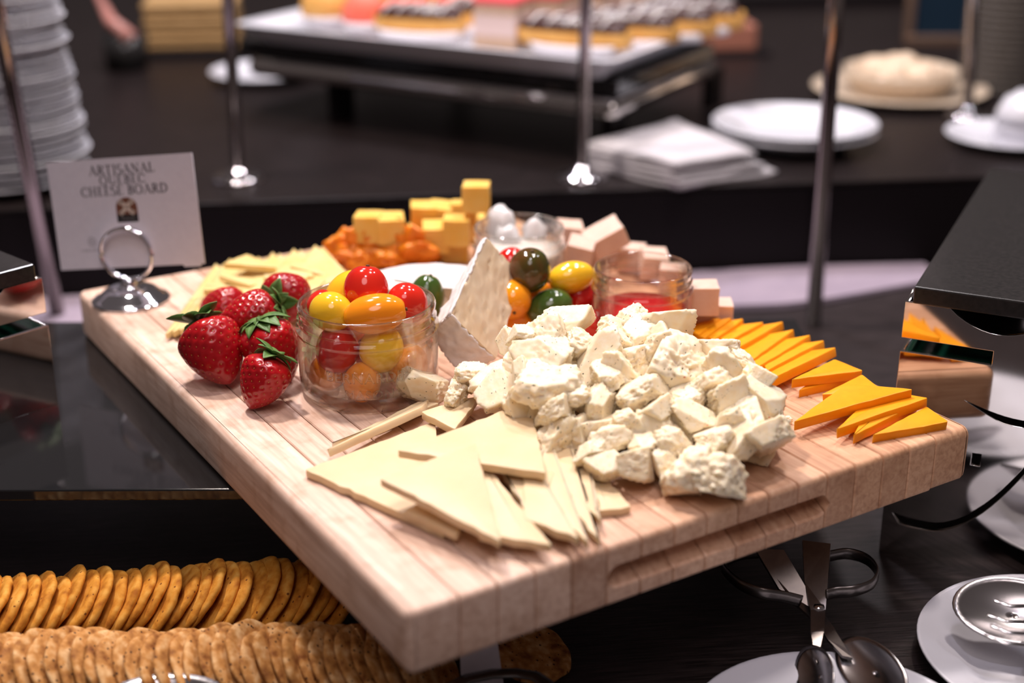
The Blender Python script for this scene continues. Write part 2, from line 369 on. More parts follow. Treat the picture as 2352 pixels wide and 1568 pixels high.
riser('display_riser', 'mirror polished steel riser with curved slots and black slab right of the cutting board', Vector((RR.x, RR.y, 0)), -57.6, False, .16, ZC, .14, .325)
LR = S(131, 925, ZS)
riser('display_riser', 'mirror polished steel riser with black slab standing left of the cutting board', Vector((LR.x, LR.y, 0)), 15.8, True, .16, ZS+.0003, .14, .16)
# ------------------------------------------------------------------ cutting board
W, D, T = .40, .55, .037
bd = empty('cutting_board', (0, 0, -T)); tag(bd, 'thick maple butcher block cutting board with finger groove in its end', 'cutting board')
GX0, GX1, GZT, GZB, GD = .1205, .2795, -.0125, -.0270, .013
def board_profile(x, ins, rnd):
    """closed loop in (y,z) with rounded corners, inset ins; recess at y=0 side by x"""
    r = rnd; y0, y1, z0, z1 = ins, D-ins, -T+ins, -ins; P = []
    def arc(cy, cz, a0, a1, n=4):
        for k in range(n+1):
            a = math.radians(a0+(a1-a0)*k/n); P.append((cy+r*math.cos(a), cz+r*math.sin(a)))
    arc(y1-r, z0+r, -90, 0); arc(y1-r, z1-r, 0, 90); arc(y0+r, z1-r, 90, 180)
    # recess points always present (same vertex count)
    zc = (GZT+GZB)/2; hh = (GZT-GZB)/2; f = 0
    if GX0 < x < GX1:
        dx = min(x-GX0, GX1-x); f = 1 if dx > hh else math.sqrt(max(0, 1-((hh-dx)/hh)**2))
    for t, dq in ((0, 0), (.03, .55), (.08, .85), (.18, 1), (.45, 1), (.56, .88), (.72, .56), (.88, .22), (1, 0)):
        P.append((y0+GD*f*dq, zc+hh*max(f, .02)*(1-2*t)))
    arc(y0+r, z0+r, 180, 270)
    return P
edges = [0, .030]+[.030+.0225*k for k in range(1, 16)]+[W]
for i in range(len(edges)-1):
    a, b2 = edges[i], edges[i+1]; g = .0003
    xs = []
    c0 = .0007
    if i == 0: xs = [(a+.0048*(1-math.cos(math.radians(q))), .0048*(1-math.sin(math.radians(q)))) for q in (0, 22, 45, 68, 90)]
    else: xs = [(a+g, c0), (a+g+c0, 0)]
    cuts = [a+(b2-a)*t for t in (.15, .3, .45, .6, .75, .85)]
    if a < GX0+.008 and b2 > GX0 or b2 > GX1-.008 and a < GX1:
        cuts = [a+(b2-a)*k/14 for k in range(1, 14)]+([GX0+.0001, GX1-.0001] if False else [])
    xs += [(x, 0) for x in cuts]
    if i == len(edges)-2: xs += [(b2-.0055*(1-math.cos(math.radians(q))), .0055*(1-math.sin(math.radians(q)))) for q in (90, 68, 45, 22, 0)]
    else: xs += [(b2-g-c0, 0), (b2-g, c0)]
    vs = []; fs = []
    for x, ins in xs:
        pr = board_profile(x, ins, .0035 if i < len(edges)-2 else .0055)
        vs += [(x, y, z+T) for y, z in pr]
    m = len(pr)
    for s in range(len(xs)-1):
        for k in range(m): fs.append((s*m+k, s*m+(k+1) % m, (s+1)*m+(k+1) % m, (s+1)*m+k))
    fs += [tuple(range(m)), tuple((len(xs)-1)*m+k for k in range(m-1, -1, -1))]
    o = pyd('plank', vs, fs, MAPLE, bd); fixn(o.data)
    for p in o.data.polygons: p.use_smooth = True
    o.data.set_sharp_from_angle(angle=math.radians(25))
# ================================================================== JARS
def jar_profile(R, H, scale_neck=1.0):
    t = .0028
    o = [(0, .0035), (R*.55, .0035), (R*.80, .0012), (R*.86, 0), (R*.92, .0010), (R*.965, .006), (R*.972, .012), (R*.975, H*.62), (R*.955, H*.665), (R*.945, H*.69),
         (R*.985, H*.705), (R*1.0, H*.73), (R*.985, H*.755), (R*.945, H*.77), (R*.94, H*.80), (R*.965, H*.82), (R*.968, H*.84), (R*.94, H*.865), (R*.935, H*.90), (R*.955, H*.93), (R*.96, H*.965), (R*.945, H*.99), (R*.925, H)]
    i = [(R*.895, H*.992), (R*.885, H*.96), (R*.885, H*.70), (R*.895, H*.62), (R*.90, .016), (R*.87, .009), (R*.78, .0065), (0, .006)]
    return o+i
def make_jar(name, label, x, y, R, H):
    e = empty(name, (x, y, .0002)); bo = lathe('glass_body', jar_profile(R, H), GLASS, e, 72); tag(e, label, 'jar'); return e
J1 = Vector((.109, .2553, 0)); R1, H1 = .0470, .0615
j1 = make_jar('glass_jar', 'largest open glass jar, filled with small red, orange and yellow tomatoes', J1.x, J1.y, R1, H1)
J2 = Vector((.2883, .3538, 0)); J3 = Vector((.3098, .2248, 0)); R2, H2 = .0362, .057
j2 = make_jar('glass_jar', 'small open glass jar of translucent white lumps beside the yellow cheese cubes', J2.x, J2.y, R2, H2)
j3 = make_jar('glass_jar', 'small open glass jar half filled with red jelly', J3.x, J3.y, R2, H2)
# embossed lettering on the large jar
def emboss(txt, zc, size, ang0):
    cu = bpy.data.curves.new('t', 'FONT'); cu.body = txt; cu.size = size; cu.align_x = 'CENTER'; cu.extrude = .0004; cu.bevel_depth = .00015; cu.space_character = 1.12
    t = bpy.data.objects.new('t', cu); COL.objects.link(t); bpy.context.view_layer.update()
    me = bpy.data.meshes.new_from_object(t.evaluated_get(bpy.context.evaluated_depsgraph_get())); bpy.data.objects.remove(t)
    bm = bmesh.new(); bm.from_mesh(me); bmesh.ops.subdivide_edges(bm, edges=[q for q in bm.edges if q.calc_length() > .002], cuts=2); bm.to_mesh(me); bm.free()
    r = R1*.974
    for v in me.vertices:
        a = ang0+v.co.x/r; rr = r+v.co.z+.0001; v.co = Vector((rr*math.cos(a), rr*math.sin(a), zc+v.co.y))
    me.materials.clear(); o = link('embossed_lettering', me, GLASS, j1.children[0]); o['label'] = 'raised glass lettering'
A0 = math.atan2(-FV.y, -FV.x)
emboss('BERNARDIN', .0225, .0095, A0+.1); emboss('MASON', .0115, .0085, A0+.1)
# jelly and white contents (things inside the jars)
jel = lathe('jelly', [(0, .0066), (R2*.75, .0068), (R2*.86, .0095), (R2*.885, .016), (R2*.882, .0245), (R2*.87, .0262), (R2*.6, .0252), (0, .0256)], mat('red_jelly', (.42, .008, .010), .12, spec=.6, sss=.3, sssr=(1, .1, .1), sscale=.006), None, 48)
jel.location = (J3.x, J3.y, .0005); tag(jel, 'dark red jelly inside the small jar', 'jelly')
MILK = mat('milky_liquid', (.74, .68, .62), .2, sss=.6, sssr=(1, .9, .8), sscale=.01)
LUMP = mat('translucent_white', (.80, .78, .78), .12, sss=.7, sssr=(1, .9, .9), sscale=.008, trans=.25)
br = lathe('brine', [(0, .0066), (R2*.75, .0068), (R2*.86, .0095), (R2*.885, .016), (R2*.882, .038), (R2*.85, .0385), (0, .0382)], MILK, None, 48)
br.location = (J2.x, J2.y, .0005); tag(br, 'cloudy pale liquid inside the small jar at the back', 'liquid')
# ------------------------------------------------------------------ lumpy solids
def ico(sub):
    bm = bmesh.new(); bmesh.ops.create_icosphere(bm, subdivisions=sub, radius=1); return bm
def blob(name, rx, ry, rz, amp, freq, seed, matl, sub=3, parent=None):
    bm = ico(sub); off = Vector((seed*3.7, seed*1.3, seed*7.1))
    for v in bm.verts:
        d = v.co.normalized(); k = 1+amp*noise.fractal(d*freq+off, .9, 2.0, 4); v.co = Vector((d.x*rx*k, d.y*ry*k, d.z*rz*k))
    me = bpy.data.meshes.new(name); bm.to_mesh(me); bm.free(); return link(name, me, matl, parent, True)
for i, (u, v, z, r) in enumerate(((1150, 522, .046, .0125), (1228, 540, .040, .0105), (1165, 560, .036, .011))):
    b_ = blob('white_lump', r, r, r*1.35, .25, 1.6, 20+i, LUMP); b_.location = S(u, v, z)
    tag(b_, ['tallest translucent white lump sticking out of the jar', 'translucent white lump at the right of the jar mouth', 'translucent white lump low at the front of the jar'][i], 'lump', 'white lumps in the small jar')
# ------------------------------------------------------------------ tomatoes
def tomato(c, rad, axis, elong, m, label, group, scar=None, seed=0):
    bm = bmesh.new(); bmesh.ops.create_uvsphere(bm, u_segments=36, v_segments=24, radius=1)
    for v in bm.verts:
        d = v.co.copy(); k = 1+.03*noise.noise(d*1.3+Vector((seed*5.1, seed, 0)))
        if abs(d.z) > .9: k *= 1-.05*((abs(d.z)-.9)/.1)**2*(d.z > 0)
        v.co = Vector((d.x*rad*k, d.y*rad*k, d.z*rad*elong*k))
    me = bpy.data.meshes.new('tomato'); bm.to_mesh(me); bm.free()
    e = link('cherry_tomato', me, m, None, True)
    q = Vector(axis).normalized().to_track_quat('Z', 'Y'); e.rotation_mode = 'QUATERNION'; e.rotation_quaternion = q; e.location = c
    s = lathe('stem_scar', [(0, rad*elong+.0002), (.0011, rad*elong+.0001), (.0013, rad*elong-.0007), (0, rad*elong-.0012)], SCAR, e, 10)
    tag(e, label, 'tomato', group); return e
SCAR = mat('stem_scar', (.10, .055, .02), .8)
def L1(r, f, z): return J1+RV*r+FV*f+UP*z
NJ = -FV
jt = [  # in the jar: right, forward, z, radius, elong, axis(r,f,z), mat, label
 (-.0130, .0170, .0620, .0125, 1.35, (.8, .4, .5), T_YELLOW, 'golden yellow tomato at the back left of the jar top'),
 (-.0215, -.0120, .0585, .0130, 1.12, (1, -.5, -.1), T_YELLOW, 'bright yellow tomato at the front left of the jar top'),
 (-.0005, .0060, .0675, .0145, 1.08, (.1, .2, 1), T_RED, 'glossy red tomato standing topmost in the jar'),
 (.0075, -.0200, .0600, .0128, 1.60, (1, .1, .12), T_ORANGE, 'long orange tomato lying across the front of the jar top'),
 (.0265, .0020, .0590, .0130, 1.10, (.5, .3, -.7), T_RED, 'red tomato at the right of the jar top'),
 (-.0300, .0085, .0555, .0098, 1.15, (.3, 1, .2), T_RED, 'small red tomato at the left rim of the jar'),
 (-.0185, -.0150, .0335, .0140, 1.15, (.2, .3, 1), T_RED, 'red tomato seen through the left side of the jar'),
 (-.0255, -.0130, .0170, .0120, 1.10, (.5, .2, .7), T_ORANGE, 'orange tomato low at the left inside the jar'),
 (-.0020, -.0255, .0150, .0122, 1.10, (.2, .7, .6), T_ORANGE, 'orange tomato at the bottom front inside the jar'),
 (.0105, -.0165, .0345, .0142, 1.10, (.3, .3, .9), T_YELLOW, 'yellow tomato in the middle of the jar'),
 (.0265, -.0120, .0215, .0130, 1.10, (.5, .5, .5), T_ORANGE, 'orange tomato low at the right inside the jar'),
 (.0270, .0140, .0390, .0130, 1.10, (.5, .5, .5), T_YELLOW, 'yellow tomato at the back right inside the jar'),
 (-.0160, .0170, .0380, .0135, 1.10, (.5, .5, .9), T_ORANGE, 'orange tomato at the back left inside the jar'),
 (.0020, .0200, .0180, .0135, 1.10, (.5, .5, .3), T_RED, 'red tomato at the bottom back inside the jar')]
for i, (r, f, z, rad, el, ax, m, lb) in enumerate(jt):
    tomato(L1(r, f, z), rad, RV*ax[0]+FV*ax[1]+UP*ax[2], el, m, lb, 'tomatoes in the large jar', seed=i)
pile = [(1217, 620, .052, .0150, 1.10, (.1, -.25, 1), T_BROWN, 'dark green tomato with a reddish brown top beside the brie'),
 (1177, 686, .034, .0136, 1.10, (.1, -1, -.42), T_ORANGE, 'orange tomato with a brown stem scar facing the front'),
 (1263, 706, .025, .0133, 1.28, (1, .2, .3), T_GREEN, 'green tomato just behind the herbed cheese pile'),
 (1234, 682, .026, .0120, 1.10, (.3, .5, .8), T_ORANGE, 'orange tomato half hidden behind the green one'),
 (1312, 636, .042, .0115, 1.50, (-1, -.25, -.12), T_YELLOW, 'long yellow tomato touching the red jelly jar'),
 (1329, 683, .024, .0122, 1.15, (.1, .3, 1), T_RED, 'red tomato in front of the long yellow one'),
 (1174, 606, .046, .0115, 1.10, (.3, .5, .8), T_RED, 'red tomato mostly hidden behind the dark green one'),
 (1366, 745, .015, .0110, 1.10, (.8, .3, .3), T_RED, 'red tomato peeping over the herbed cheese pile'),
 (1188, 735, .0135, .0130, 1.10, (.8, .3, .3), T_ORANGE, 'orange tomato at the bottom beside the brie wedge'),
 (1290, 690, .0125, .0122, 1.10, (.8, .3, .3), T_YELLOW, 'yellow tomato under the pile beside the jelly jar'),
 (1215, 660, .0130, .0128, 1.10, (.8, .3, .3), T_RED, 'red tomato at the bottom of the pile behind')]
for i, (u, v, z, rad, el, ax, m, lb) in enumerate(pile):
    tomato(S(u, v, z), rad, RV*ax[0]+FV*ax[1]+UP*ax[2], el, m, lb, 'tomatoes beside the brie', seed=30+i)
tomato(S(976, 690, .0265), .0135, RV*.25+FV*.2+UP*1, 1.45, T_GREEN, 'tall green tomato standing between the large jar and the brie', 'tomatoes beside the brie', seed=55)
# ------------------------------------------------------------------ strawberries
def strawberry(c, length, width, tip, label, seed, calyx=True, nseed=150, spread=.9):
    tip = Vector(tip).normalized(); e = empty('strawberry', c); e.rotation_mode = 'QUATERNION'; e.rotation_quaternion = (-tip).to_track_quat('Z', 'Y')
    hl = length/2; rw = width/2; off = Vector((seed*2.3, seed*5.7, seed))
    def surf(t, a):  # t 0 tip .. 1 calyx
        z = -hl+length*t
        prof = (math.sin(math.pi*min(1, t*1.0)**.62*.5)**.9 if t < .74 else 1)
        if t >= .74:
            q = (t-.74)/.26; prof = math.sqrt(max(0, 1-q**2.2*.93))
        base = math.sin(math.pi*.5*min(1, (t/.74)**.72))
        prof = base if t < .74 else prof
        k = 1+.09*noise.noise(Vector((math.cos(a)*1.1, math.sin(a)*1.1, t*1.8))+off)
        r = rw*prof*k
        return Vector((r*math.cos(a), r*math.sin(a), z))
    seeds = []
    for i in range(nseed):
        t = .05+.86*((i+.5)/nseed)**.85; a = i*2.399963+seed
        seeds.append((t, a, surf(t, a)))
    NU, NV = 96, 64; vs = []; fs = []
    sd = [s[2] for s in seeds]
    from mathutils import kdtree
    kd = kdtree.KDTree(len(sd))
    for i, s in enumerate(sd): kd.insert(s, i)
    kd.balance()
    for j in range(NV+1):
        t = (j/NV)
        for i in range(NU):
            a = 2*math.pi*i/NU; p = surf(t, a); _, _, dd = kd.find(p)
            dep = .0007*max(0, 1-(dd/.0019)**2); p2 = p - Vector((math.cos(a), math.sin(a), .1))*dep if t > .01 else p
            vs.append(p2)
    for j in range(NV):
        for i in range(NU): fs.append((j*NU+i, j*NU+(i+1) % NU, (j+1)*NU+(i+1) % NU, (j+1)*NU+i))
    fs.append(tuple(NV*NU+i for i in range(NU)))
    b_ = pyd('flesh', vs, fs, BERRY, e, True); fixn(b_.data)
    vs = []; fs = []
    for t, a, p in seeds:
        p1 = surf(min(1, t+.02), a); p0 = surf(t-.02, a); tz = (p1-p0).normalized(); n_ = Vector((math.cos(a), math.sin(a), 0)); n_ = (n_-tz*n_.dot(tz)).normalized(); s_ = n_.cross(tz)
        k = len(vs); q = p-n_*.0004
        vs += [q+tz*.00065, q+s_*.00034, q-tz*.00065, q-s_*.00034, q+n_*.0004]
        fs += [(k, k+1, k+4), (k+1, k+2, k+4), (k+2, k+3, k+4), (k+3, k, k+4)]
    so = pyd('seeds', vs, fs, SEED, b_, True); so['kind'] = 'stuff'
    if calyx:
        rnd = random.Random(seed); nl = 9
        for k in range(nl):
            a = 2*math.pi*k/nl+rnd.uniform(-.2, .2); ll = width*rnd.uniform(.34, .50); wd = ll*.30; lift = rnd.uniform(.1, .9)*spread
            lv = []; lf = []
            for i in range(7):
                t = i/6; wv = wd*math.sin(math.pi*min(1, .12+t*.9))**.8*(1 if t < 1 else 0)+.0002
                x = .001+ll*t; zz = hl*.99+.0012+ll*(lift*t*.6 - .5*(1-lift)*t*t)+.0004*math.sin(k)
                for s_ in (-1, -.35, 0, .35, 1):
                    yy = wv*s_; lv.append((math.cos(a)*x-math.sin(a)*yy, math.sin(a)*x+math.cos(a)*yy, zz+wv*.35*abs(s_)))
            for i in range(6):
                for q in range(4): lf.append((i*5+q, i*5+q+1, i*5+q+6, i*5+q+5))
            lo = pyd('sepal', lv, lf, LEAF, e, True); sm = lo.modifiers.new('s', 'SOLIDIFY'); sm.thickness = .0005
        lathe('stem_stub', [(.0022, hl*.98), (.0016, hl+.0012), (.0013, hl+.0035), (0, hl+.004)], LEAF, e, 10)
    tag(e, label, 'strawberry', 'strawberries left of the large jar'); return e
def dirv(r, f, z): return RV*r+FV*f+UP*z
strawberry(S(497, 812, .0215), .047, .0425, dirv(.42, -.55, -.62), 'largest strawberry, lying leftmost with green leaves behind it', 1, spread=1.3)
strawberry(S(601, 880, .0170), .036, .0325, dirv(-.30, -.25, -.62), 'smallest strawberry, lying at the front near the large jar', 2, nseed=120, spread=1.1)
strawberry(S(630, 812, .0200), .046, .038, dirv(.35, -.1, -.85), 'dark strawberry with drooping leaves beside the large jar', 3, spread=.35)
strawberry(S(568, 728, .0350), .042, .033, dirv(-.9, -.30, -.15), 'dark red strawberry on its side behind the largest one', 4, calyx=True, spread=.5)
strawberry(S(508, 712, .0170), .038, .034, dirv(-.6, .3, -.1), 'strawberry mostly hidden at the back left', 5, calyx=False)
strawberry(S(664, 676, .0340), .042, .036, dirv(.30, .95, -.10), 'topmost strawberry with its leaf crown facing the front', 6, spread=.8)
# ------------------------------------------------------------------ brie
A_, B_, C_, D_ = S(988, 765, .030), S(1036, 721, .050), S(1140, 823, .012), S(1068, 862, .001)
T1 = S(1116, 545, .079); T2 = T1+(C_-B_)*.86
T3 = T1+(A_-B_)*.10; T4 = T2+(A_-B_)*.10
e = empty('brie_wedge', (D_.x, D_.y, 0)); O = Vector((D_.x, D_.y, 0))
def grid_quad(name, a, b2, c2, d2, n, m, matl, parent, bulge=0, amp=0, thick=.0012, seed=0, jag=0):
    nn = (b2-a).cross(d2-a).normalized(); vs = []; fs = []
    for i in range(n+1):
        for j in range(m+1):
            s, t = i/n, j/m; p = a*(1-s)*(1-t)+b2*s*(1-t)+c2*s*t+d2*(1-s)*t
            p = p+nn*(bulge*math.sin(math.pi*s)*1.0+amp*noise.fractal(p*140+Vector((seed, 0, 0)), 1, 2, 4))
            if jag and (i in (0, n) or j in (0, m)): p = p+Vector(noise.noise_vector(p*500))*jag
            vs.append(p-O)
    for i in range(n):
        for j in range(m): fs.append((i*(m+1)+j, (i+1)*(m+1)+j, (i+1)*(m+1)+j+1, i*(m+1)+j+1))
    o = pyd(name, vs, fs, matl, parent, True); md = o.modifiers.new('s', 'SOLIDIFY'); md.thickness = thick; md.offset = -1; return o
# closed paste body
vs = [p-O for p in (A_, B_, C_, D_, T3, T1, T2, T4)]
po = pyd('paste', vs, [(0, 1, 2, 3), (4, 5, 1, 0), (5, 6, 2, 1), (6, 7, 3, 2), (7, 4, 0, 3), (4, 7, 6, 5)], PASTE, e); fixn(po.data)
bm = bmesh.new(); bm.from_mesh(po.data); bmesh.ops.subdivide_edges(bm, edges=list(bm.edges), cuts=24, use_grid_fill=True)
bm.normal_update()
cen = sum((v.co for v in bm.verts), Vector())/len(bm.verts)
for v in bm.verts:
    h = noise.fractal(v.co*160, 1, 2, 4)*.0006; pit = max(0, noise.noise(v.co*330+Vector((9, 2, 1)))-.38)*.009
    v.co += v.normal*(h-pit)
bm.to_mesh(po.data); bm.free()
for p in po.data.polygons: p.use_smooth = True
po.data.set_sharp_from_angle(angle=math.radians(50))
k = .0009
def off(p, d): return p+d*k
nl_ = (T1-B_).cross(A_-B_).normalized(); nf_ = (B_-A_).cross(D_-A_).normalized()
if nl_.dot(RV) > 0: nl_ = -nl_
if nf_.dot(FV) > 0: nf_ = -nf_
grid_quad('top_rind', *[p+nl_*k for p in (A_, B_, T1, T3)], 16, 30, RIND, e, 0, .0010, .0016, 1, .0012)
grid_quad('side_rind', *[p+nf_*k for p in (A_, D_, C_, B_)], 30, 20, RIND, e, .0015, .0012, .0016, 2, .0012)
tag(e, 'cut wedge of white rinded brie leaning upright in the middle of the board', 'cheese')
# second brie: part wheel lying flat behind
cw = S(990, 640, .034); e = empty('brie_half_wheel', (cw.x, cw.y, 0), YAW)
Rw, Hw = .060, .034; prof = []
vs = []; fs = []; nA = 40
rings = [(0, Hw), (.5, Hw+.0004), (.85, Hw), (.96, Hw-.0015), (1, Hw-.006), (1.01, Hw*.5), (1, .005), (.95, 0), (0, 0)]
for rr, z in rings:
    for i in range(nA+1):
        a = math.radians(-14+(208)*i/nA); p = Vector((math.cos(a)*rr*Rw, math.sin(a)*rr*Rw-.018, z)); vs.append(p+Vector((0, 0, .0009*noise.fractal(p*120, 1, 2, 4))))
for j in range(len(rings)-1):
    for i in range(nA): fs.append((j*(nA+1)+i, j*(nA+1)+i+1, (j+1)*(nA+1)+i+1, (j+1)*(nA+1)+i))
rd = pyd('rind', vs, fs, RIND, e, True); fixn(rd.data)
cut = [(0, -.018, 0)]
vs = []; 
for rr, z in rings[:-1]+[(0, 0)]:
    a = math.radians(-14); vs.append((math.cos(a)*rr*Rw, math.sin(a)*rr*Rw-.018, z))
for rr, z in rings[::-1]:
    a = math.radians(194); vs.append((math.cos(a)*rr*Rw, math.sin(a)*rr*Rw-.018, z))
pyd('cut_face', vs, [tuple(range(len(vs)))], PASTE, e)
tag(e, 'flat white topped part wheel of brie behind the large jar', 'cheese')
# ------------------------------------------------------------------ slices
def slice3(name, pts, th, m, label, group, bev=.0005, jag=.0003, seed=0, cat='cheese'):
    a, b2, c2 = [Vector(p) for p in pts]; n_ = (b2-a).cross(c2-a).normalized()
    if n_.z < 0: b2, c2 = c2, b2; n_ = -n_
    loop = []; corner = [a, b2, c2]
    for i in range(3):
        p, q, r0 = corner[i], corner[(i+1) % 3], corner[i-1]
        d1 = (q-p).normalized(); d0 = (r0-p).normalized(); rd = .0012
        loop += [p+d0*rd, p+(d0+d1)*rd*.35, p+d1*rd]
        ln = (q-p).length; k = max(2, int(ln/.006))
        side = n_.cross(d1)
        for s in range(1, k): loop.append(p+d1*(ln*s/k)+side*jag*noise.noise(Vector((seed*3.1+i, s*.9, 0)))*2)
    m_ = len(loop); bm = bmesh.new()
    def bow(p): return n_*(.0006*noise.noise(p*30+Vector((seed, 0, 0))))
    top = [bm.verts.new(p+bow(p)) for p in loop]; bot = [bm.verts.new(p-n_*th+bow(p)) for p in loop]
    bm.faces.new(top); bm.faces.new(bot[::-1])
    for i in range(m_): bm.faces.new((top[i], bot[i], bot[(i+1) % m_], top[(i+1) % m_]))
    bmesh.ops.recalc_face_normals(bm, faces=bm.faces)
    ed = [x for x in bm.edges if len(x.link_faces) == 2 and x.calc_face_angle() > 1.0]
    bmesh.ops.bevel(bm, geom=ed, offset=bev, segments=2, profile=.5, affect='EDGES')
    me = bpy.data.meshes.new(name); bm.to_mesh(me); bm.free()
    for p in me.polygons: p.use_smooth = True
    me.set_sharp_from_angle(angle=math.radians(40))
    o = link(name, me, m); center(o); tag(o, label, cat, group); return o
def P3(*t): return [S(*q) for q in t]
GW = 'cream cheese slices at the front of the board'
cream = [
 (P3((700,1078,.0055),(1000,966,.006),(1020,1222,.0055)), 'large cream triangle slice at the left front with its tip pointing left'),
 (P3((748,1034,.0075),(966,934,.0125),(985,915,.006)), 'narrow cream slice seen edge on, just below the large jar'),
 (P3((760,1018,.005),(962,922,.006),(1010,925,.005)), 'thin cream slice lying under the edge-on one near the jar'),
 (P3((967,944,.0125),(1105,906,.011),(1045,985,.011)), 'small cream corner poking out beside the herbed cheese'),
 (P3((1342,1040,.005),(1450,1162,.005),(1372,1172,.005)), 'rightmost cream slice with its tip pointing right'),
 (P3((1335,958,.012),(1379,1196,.009),(1240,1060,.006)), 'cream slice second from the right in the front fan'),
 (P3((1302,985,.014),(1379,1240,.0065),(1235,1080,.010)), 'cream slice third from the right in the front fan'),
 (P3((1262,1000,.016),(1352,1246,.0085),(1222,1130,.011)), 'cream slice fourth from the right in the front fan'),
 (P3((1200,1010,.0165),(1330,1236,.011),(1205,1190,.012)), 'cream slice in the middle of the front fan'),
 (P3((1095,1040,.016),(1268,1252,.010),(1100,1225,.011)), 'cream slice with its tip pointing to the front edge'),
 (P3((1120,1000,.0175),(1293,1010,.019),(1232,922,.014)), 'cream slice with a thick lit edge at the right'),
 (P3((912,1034,.0215),(1216,920,.020),(1254,1084,.0215)), 'broad cream slice across the middle of the pile'),
 (P3((872,1098,.0245),(1092,1016,.0265),(1150,1242,.0170)), 'topmost cream slice at the front'),
 (P3((1110,1000,.0135),(1275,1085,.0135),(1222,1200,.0115)), 'cream slice under the broad one, in the gap of the fan'),
 (P3((930,1170,.010),(1080,1100,.011),(1050,1225,.009)), 'cream slice peeping from under the topmost one')]
for i, (p, lb) in enumerate(cream): slice3('cheese_slice', p, .0048, CREAM, lb, GW, seed=i, jag=.0008)
GO = 'orange cheddar slices at the right of the board'
for i, (u1, v1, u2, v2) in enumerate(((1921,797,1768,872),(1894,780,1762,850),(1862,768,1734,846),(1824,755,1730,824),(1800,738,1690,800),(1754,738,1668,786),(1708,731,1640,779),(1681,729,1618,775),(1655,728,1605,768))):
    a = S(u1, v1, .0135); b2 = S(u2, v2, .0115); mid = (a+b2)/2; d = (b2-a).normalized(); per = Vector((d.y, -d.x, 0))
    if per.dot(FV) < 0: per = -per
    c2 = a+(b2-a)*.42+per*.036-UP*.0085
    slice3('cheddar_slice', (a, b2, c2), .0064, ORANGE, 'orange cheddar slice in the overlapping fan behind the herbed cheese, %s from the front' % ['first','second','third','fourth','fifth','sixth','seventh','eighth','ninth'][i], GO, seed=40+i)
for i, (p, lb) in enumerate([
 (P3((1834,896,.0055),(1978,862,.0055),(1915,838,.0055)), 'lower orange cheddar slice between fan and front group'),
 (P3((1817,872,.012),(1983,850,.012),(1917,824,.013)), 'orange cheddar slice lying on another between fan and front group'),
 (P3((2003,1000,.0055),(2179,968,.0055),(2128,932,.0075)), 'orange cheddar slice nearest the board corner'),
 (P3((1960,1000,.0075),(2110,925,.0085),(2010,905,.009)), 'orange cheddar slice peeping between its neighbours'),
 (P3((1920,985,.010),(2132,913,.0125),(2020,892,.010)), 'orange cheddar slice under the topmost front one'),
 (P3((1886,906,.0065),(1980,858,.012),(2040,905,.012)), 'orange cheddar slice pointing to the back of the board'),
 (P3((1822,968,.011),(1945,880,.0165),(2098,893,.0175)), 'topmost orange cheddar slice of the front group')]):
    slice3('cheddar_slice', p, .0064, ORANGE, lb, GO, seed=60+i)
GB = 'pale cheese slices at the back left'
rb = random.Random(3)
for i in range(16):
    t = i/15
    tip = S(378+250*t, 768-65*t, .006+.0009*i); top = S(495+245*t, 604-40*t+6*math.sin(i*2.1), .006+.0010*i); rt = S(560+240*t, 660-34*t+8*math.sin(i*1.7), .013+.0010*i)
    slice3('cheese_slice', (tip, top, rt), .0045, CREAM2, 'pale yellow cheese slice, %s from the left in the overlapping back left row' % nth(i+1), GB, seed=80+i)
for i in range(9):
    u, v = 500+rb.uniform(0, 260), 620+rb.uniform(-15, 45); a0 = rb.uniform(0, 6.28); c0 = S(u, v, .016+.0015*i)
    pts = [c0+Vector((math.cos(a0+q), math.sin(a0+q), 0))*.022+UP*rb.uniform(-.004, .004) for q in (0, 2.2, 3.7)]
    slice3('cheese_slice', pts, .0045, CREAM2, 'pale yellow cheese slice lying loosely on the back left row', GB, seed=95+i)
# ------------------------------------------------------------------ cubes and apricots
def cube_mesh(name, s, m, seed):
    bm = bmesh.new(); bmesh.ops.create_cube(bm, size=s); bmesh.ops.subdivide_edges(bm, edges=list(bm.edges), cuts=5, use_grid_fill=True)
    for v in bm.verts: v.co += Vector(noise.noise_vector(v.co*60+Vector((seed, 0, 0))))*s*.035
    me = bpy.data.meshes.new(name); bm.to_mesh(me); bm.free(); me.materials.append(m)
    for p in me.polygons: p.use_smooth = True
    me.set_sharp_from_angle(angle=math.radians(45)); return me
gm = [cube_mesh('cheese_cube', .0215, GOLD, k) for k in range(4)]; pm = [cube_mesh('pink_cube', .0195, PINK, 10+k) for k in range(4)]
def place(name, me, loc, rot, label, cat, group, sc=(1, 1, 1)):
    o = bpy.data.objects.new(name, me); COL.objects.link(o); o.location = loc; o.rotation_euler = rot; o.scale = sc; tag(o, label, cat, group); return o
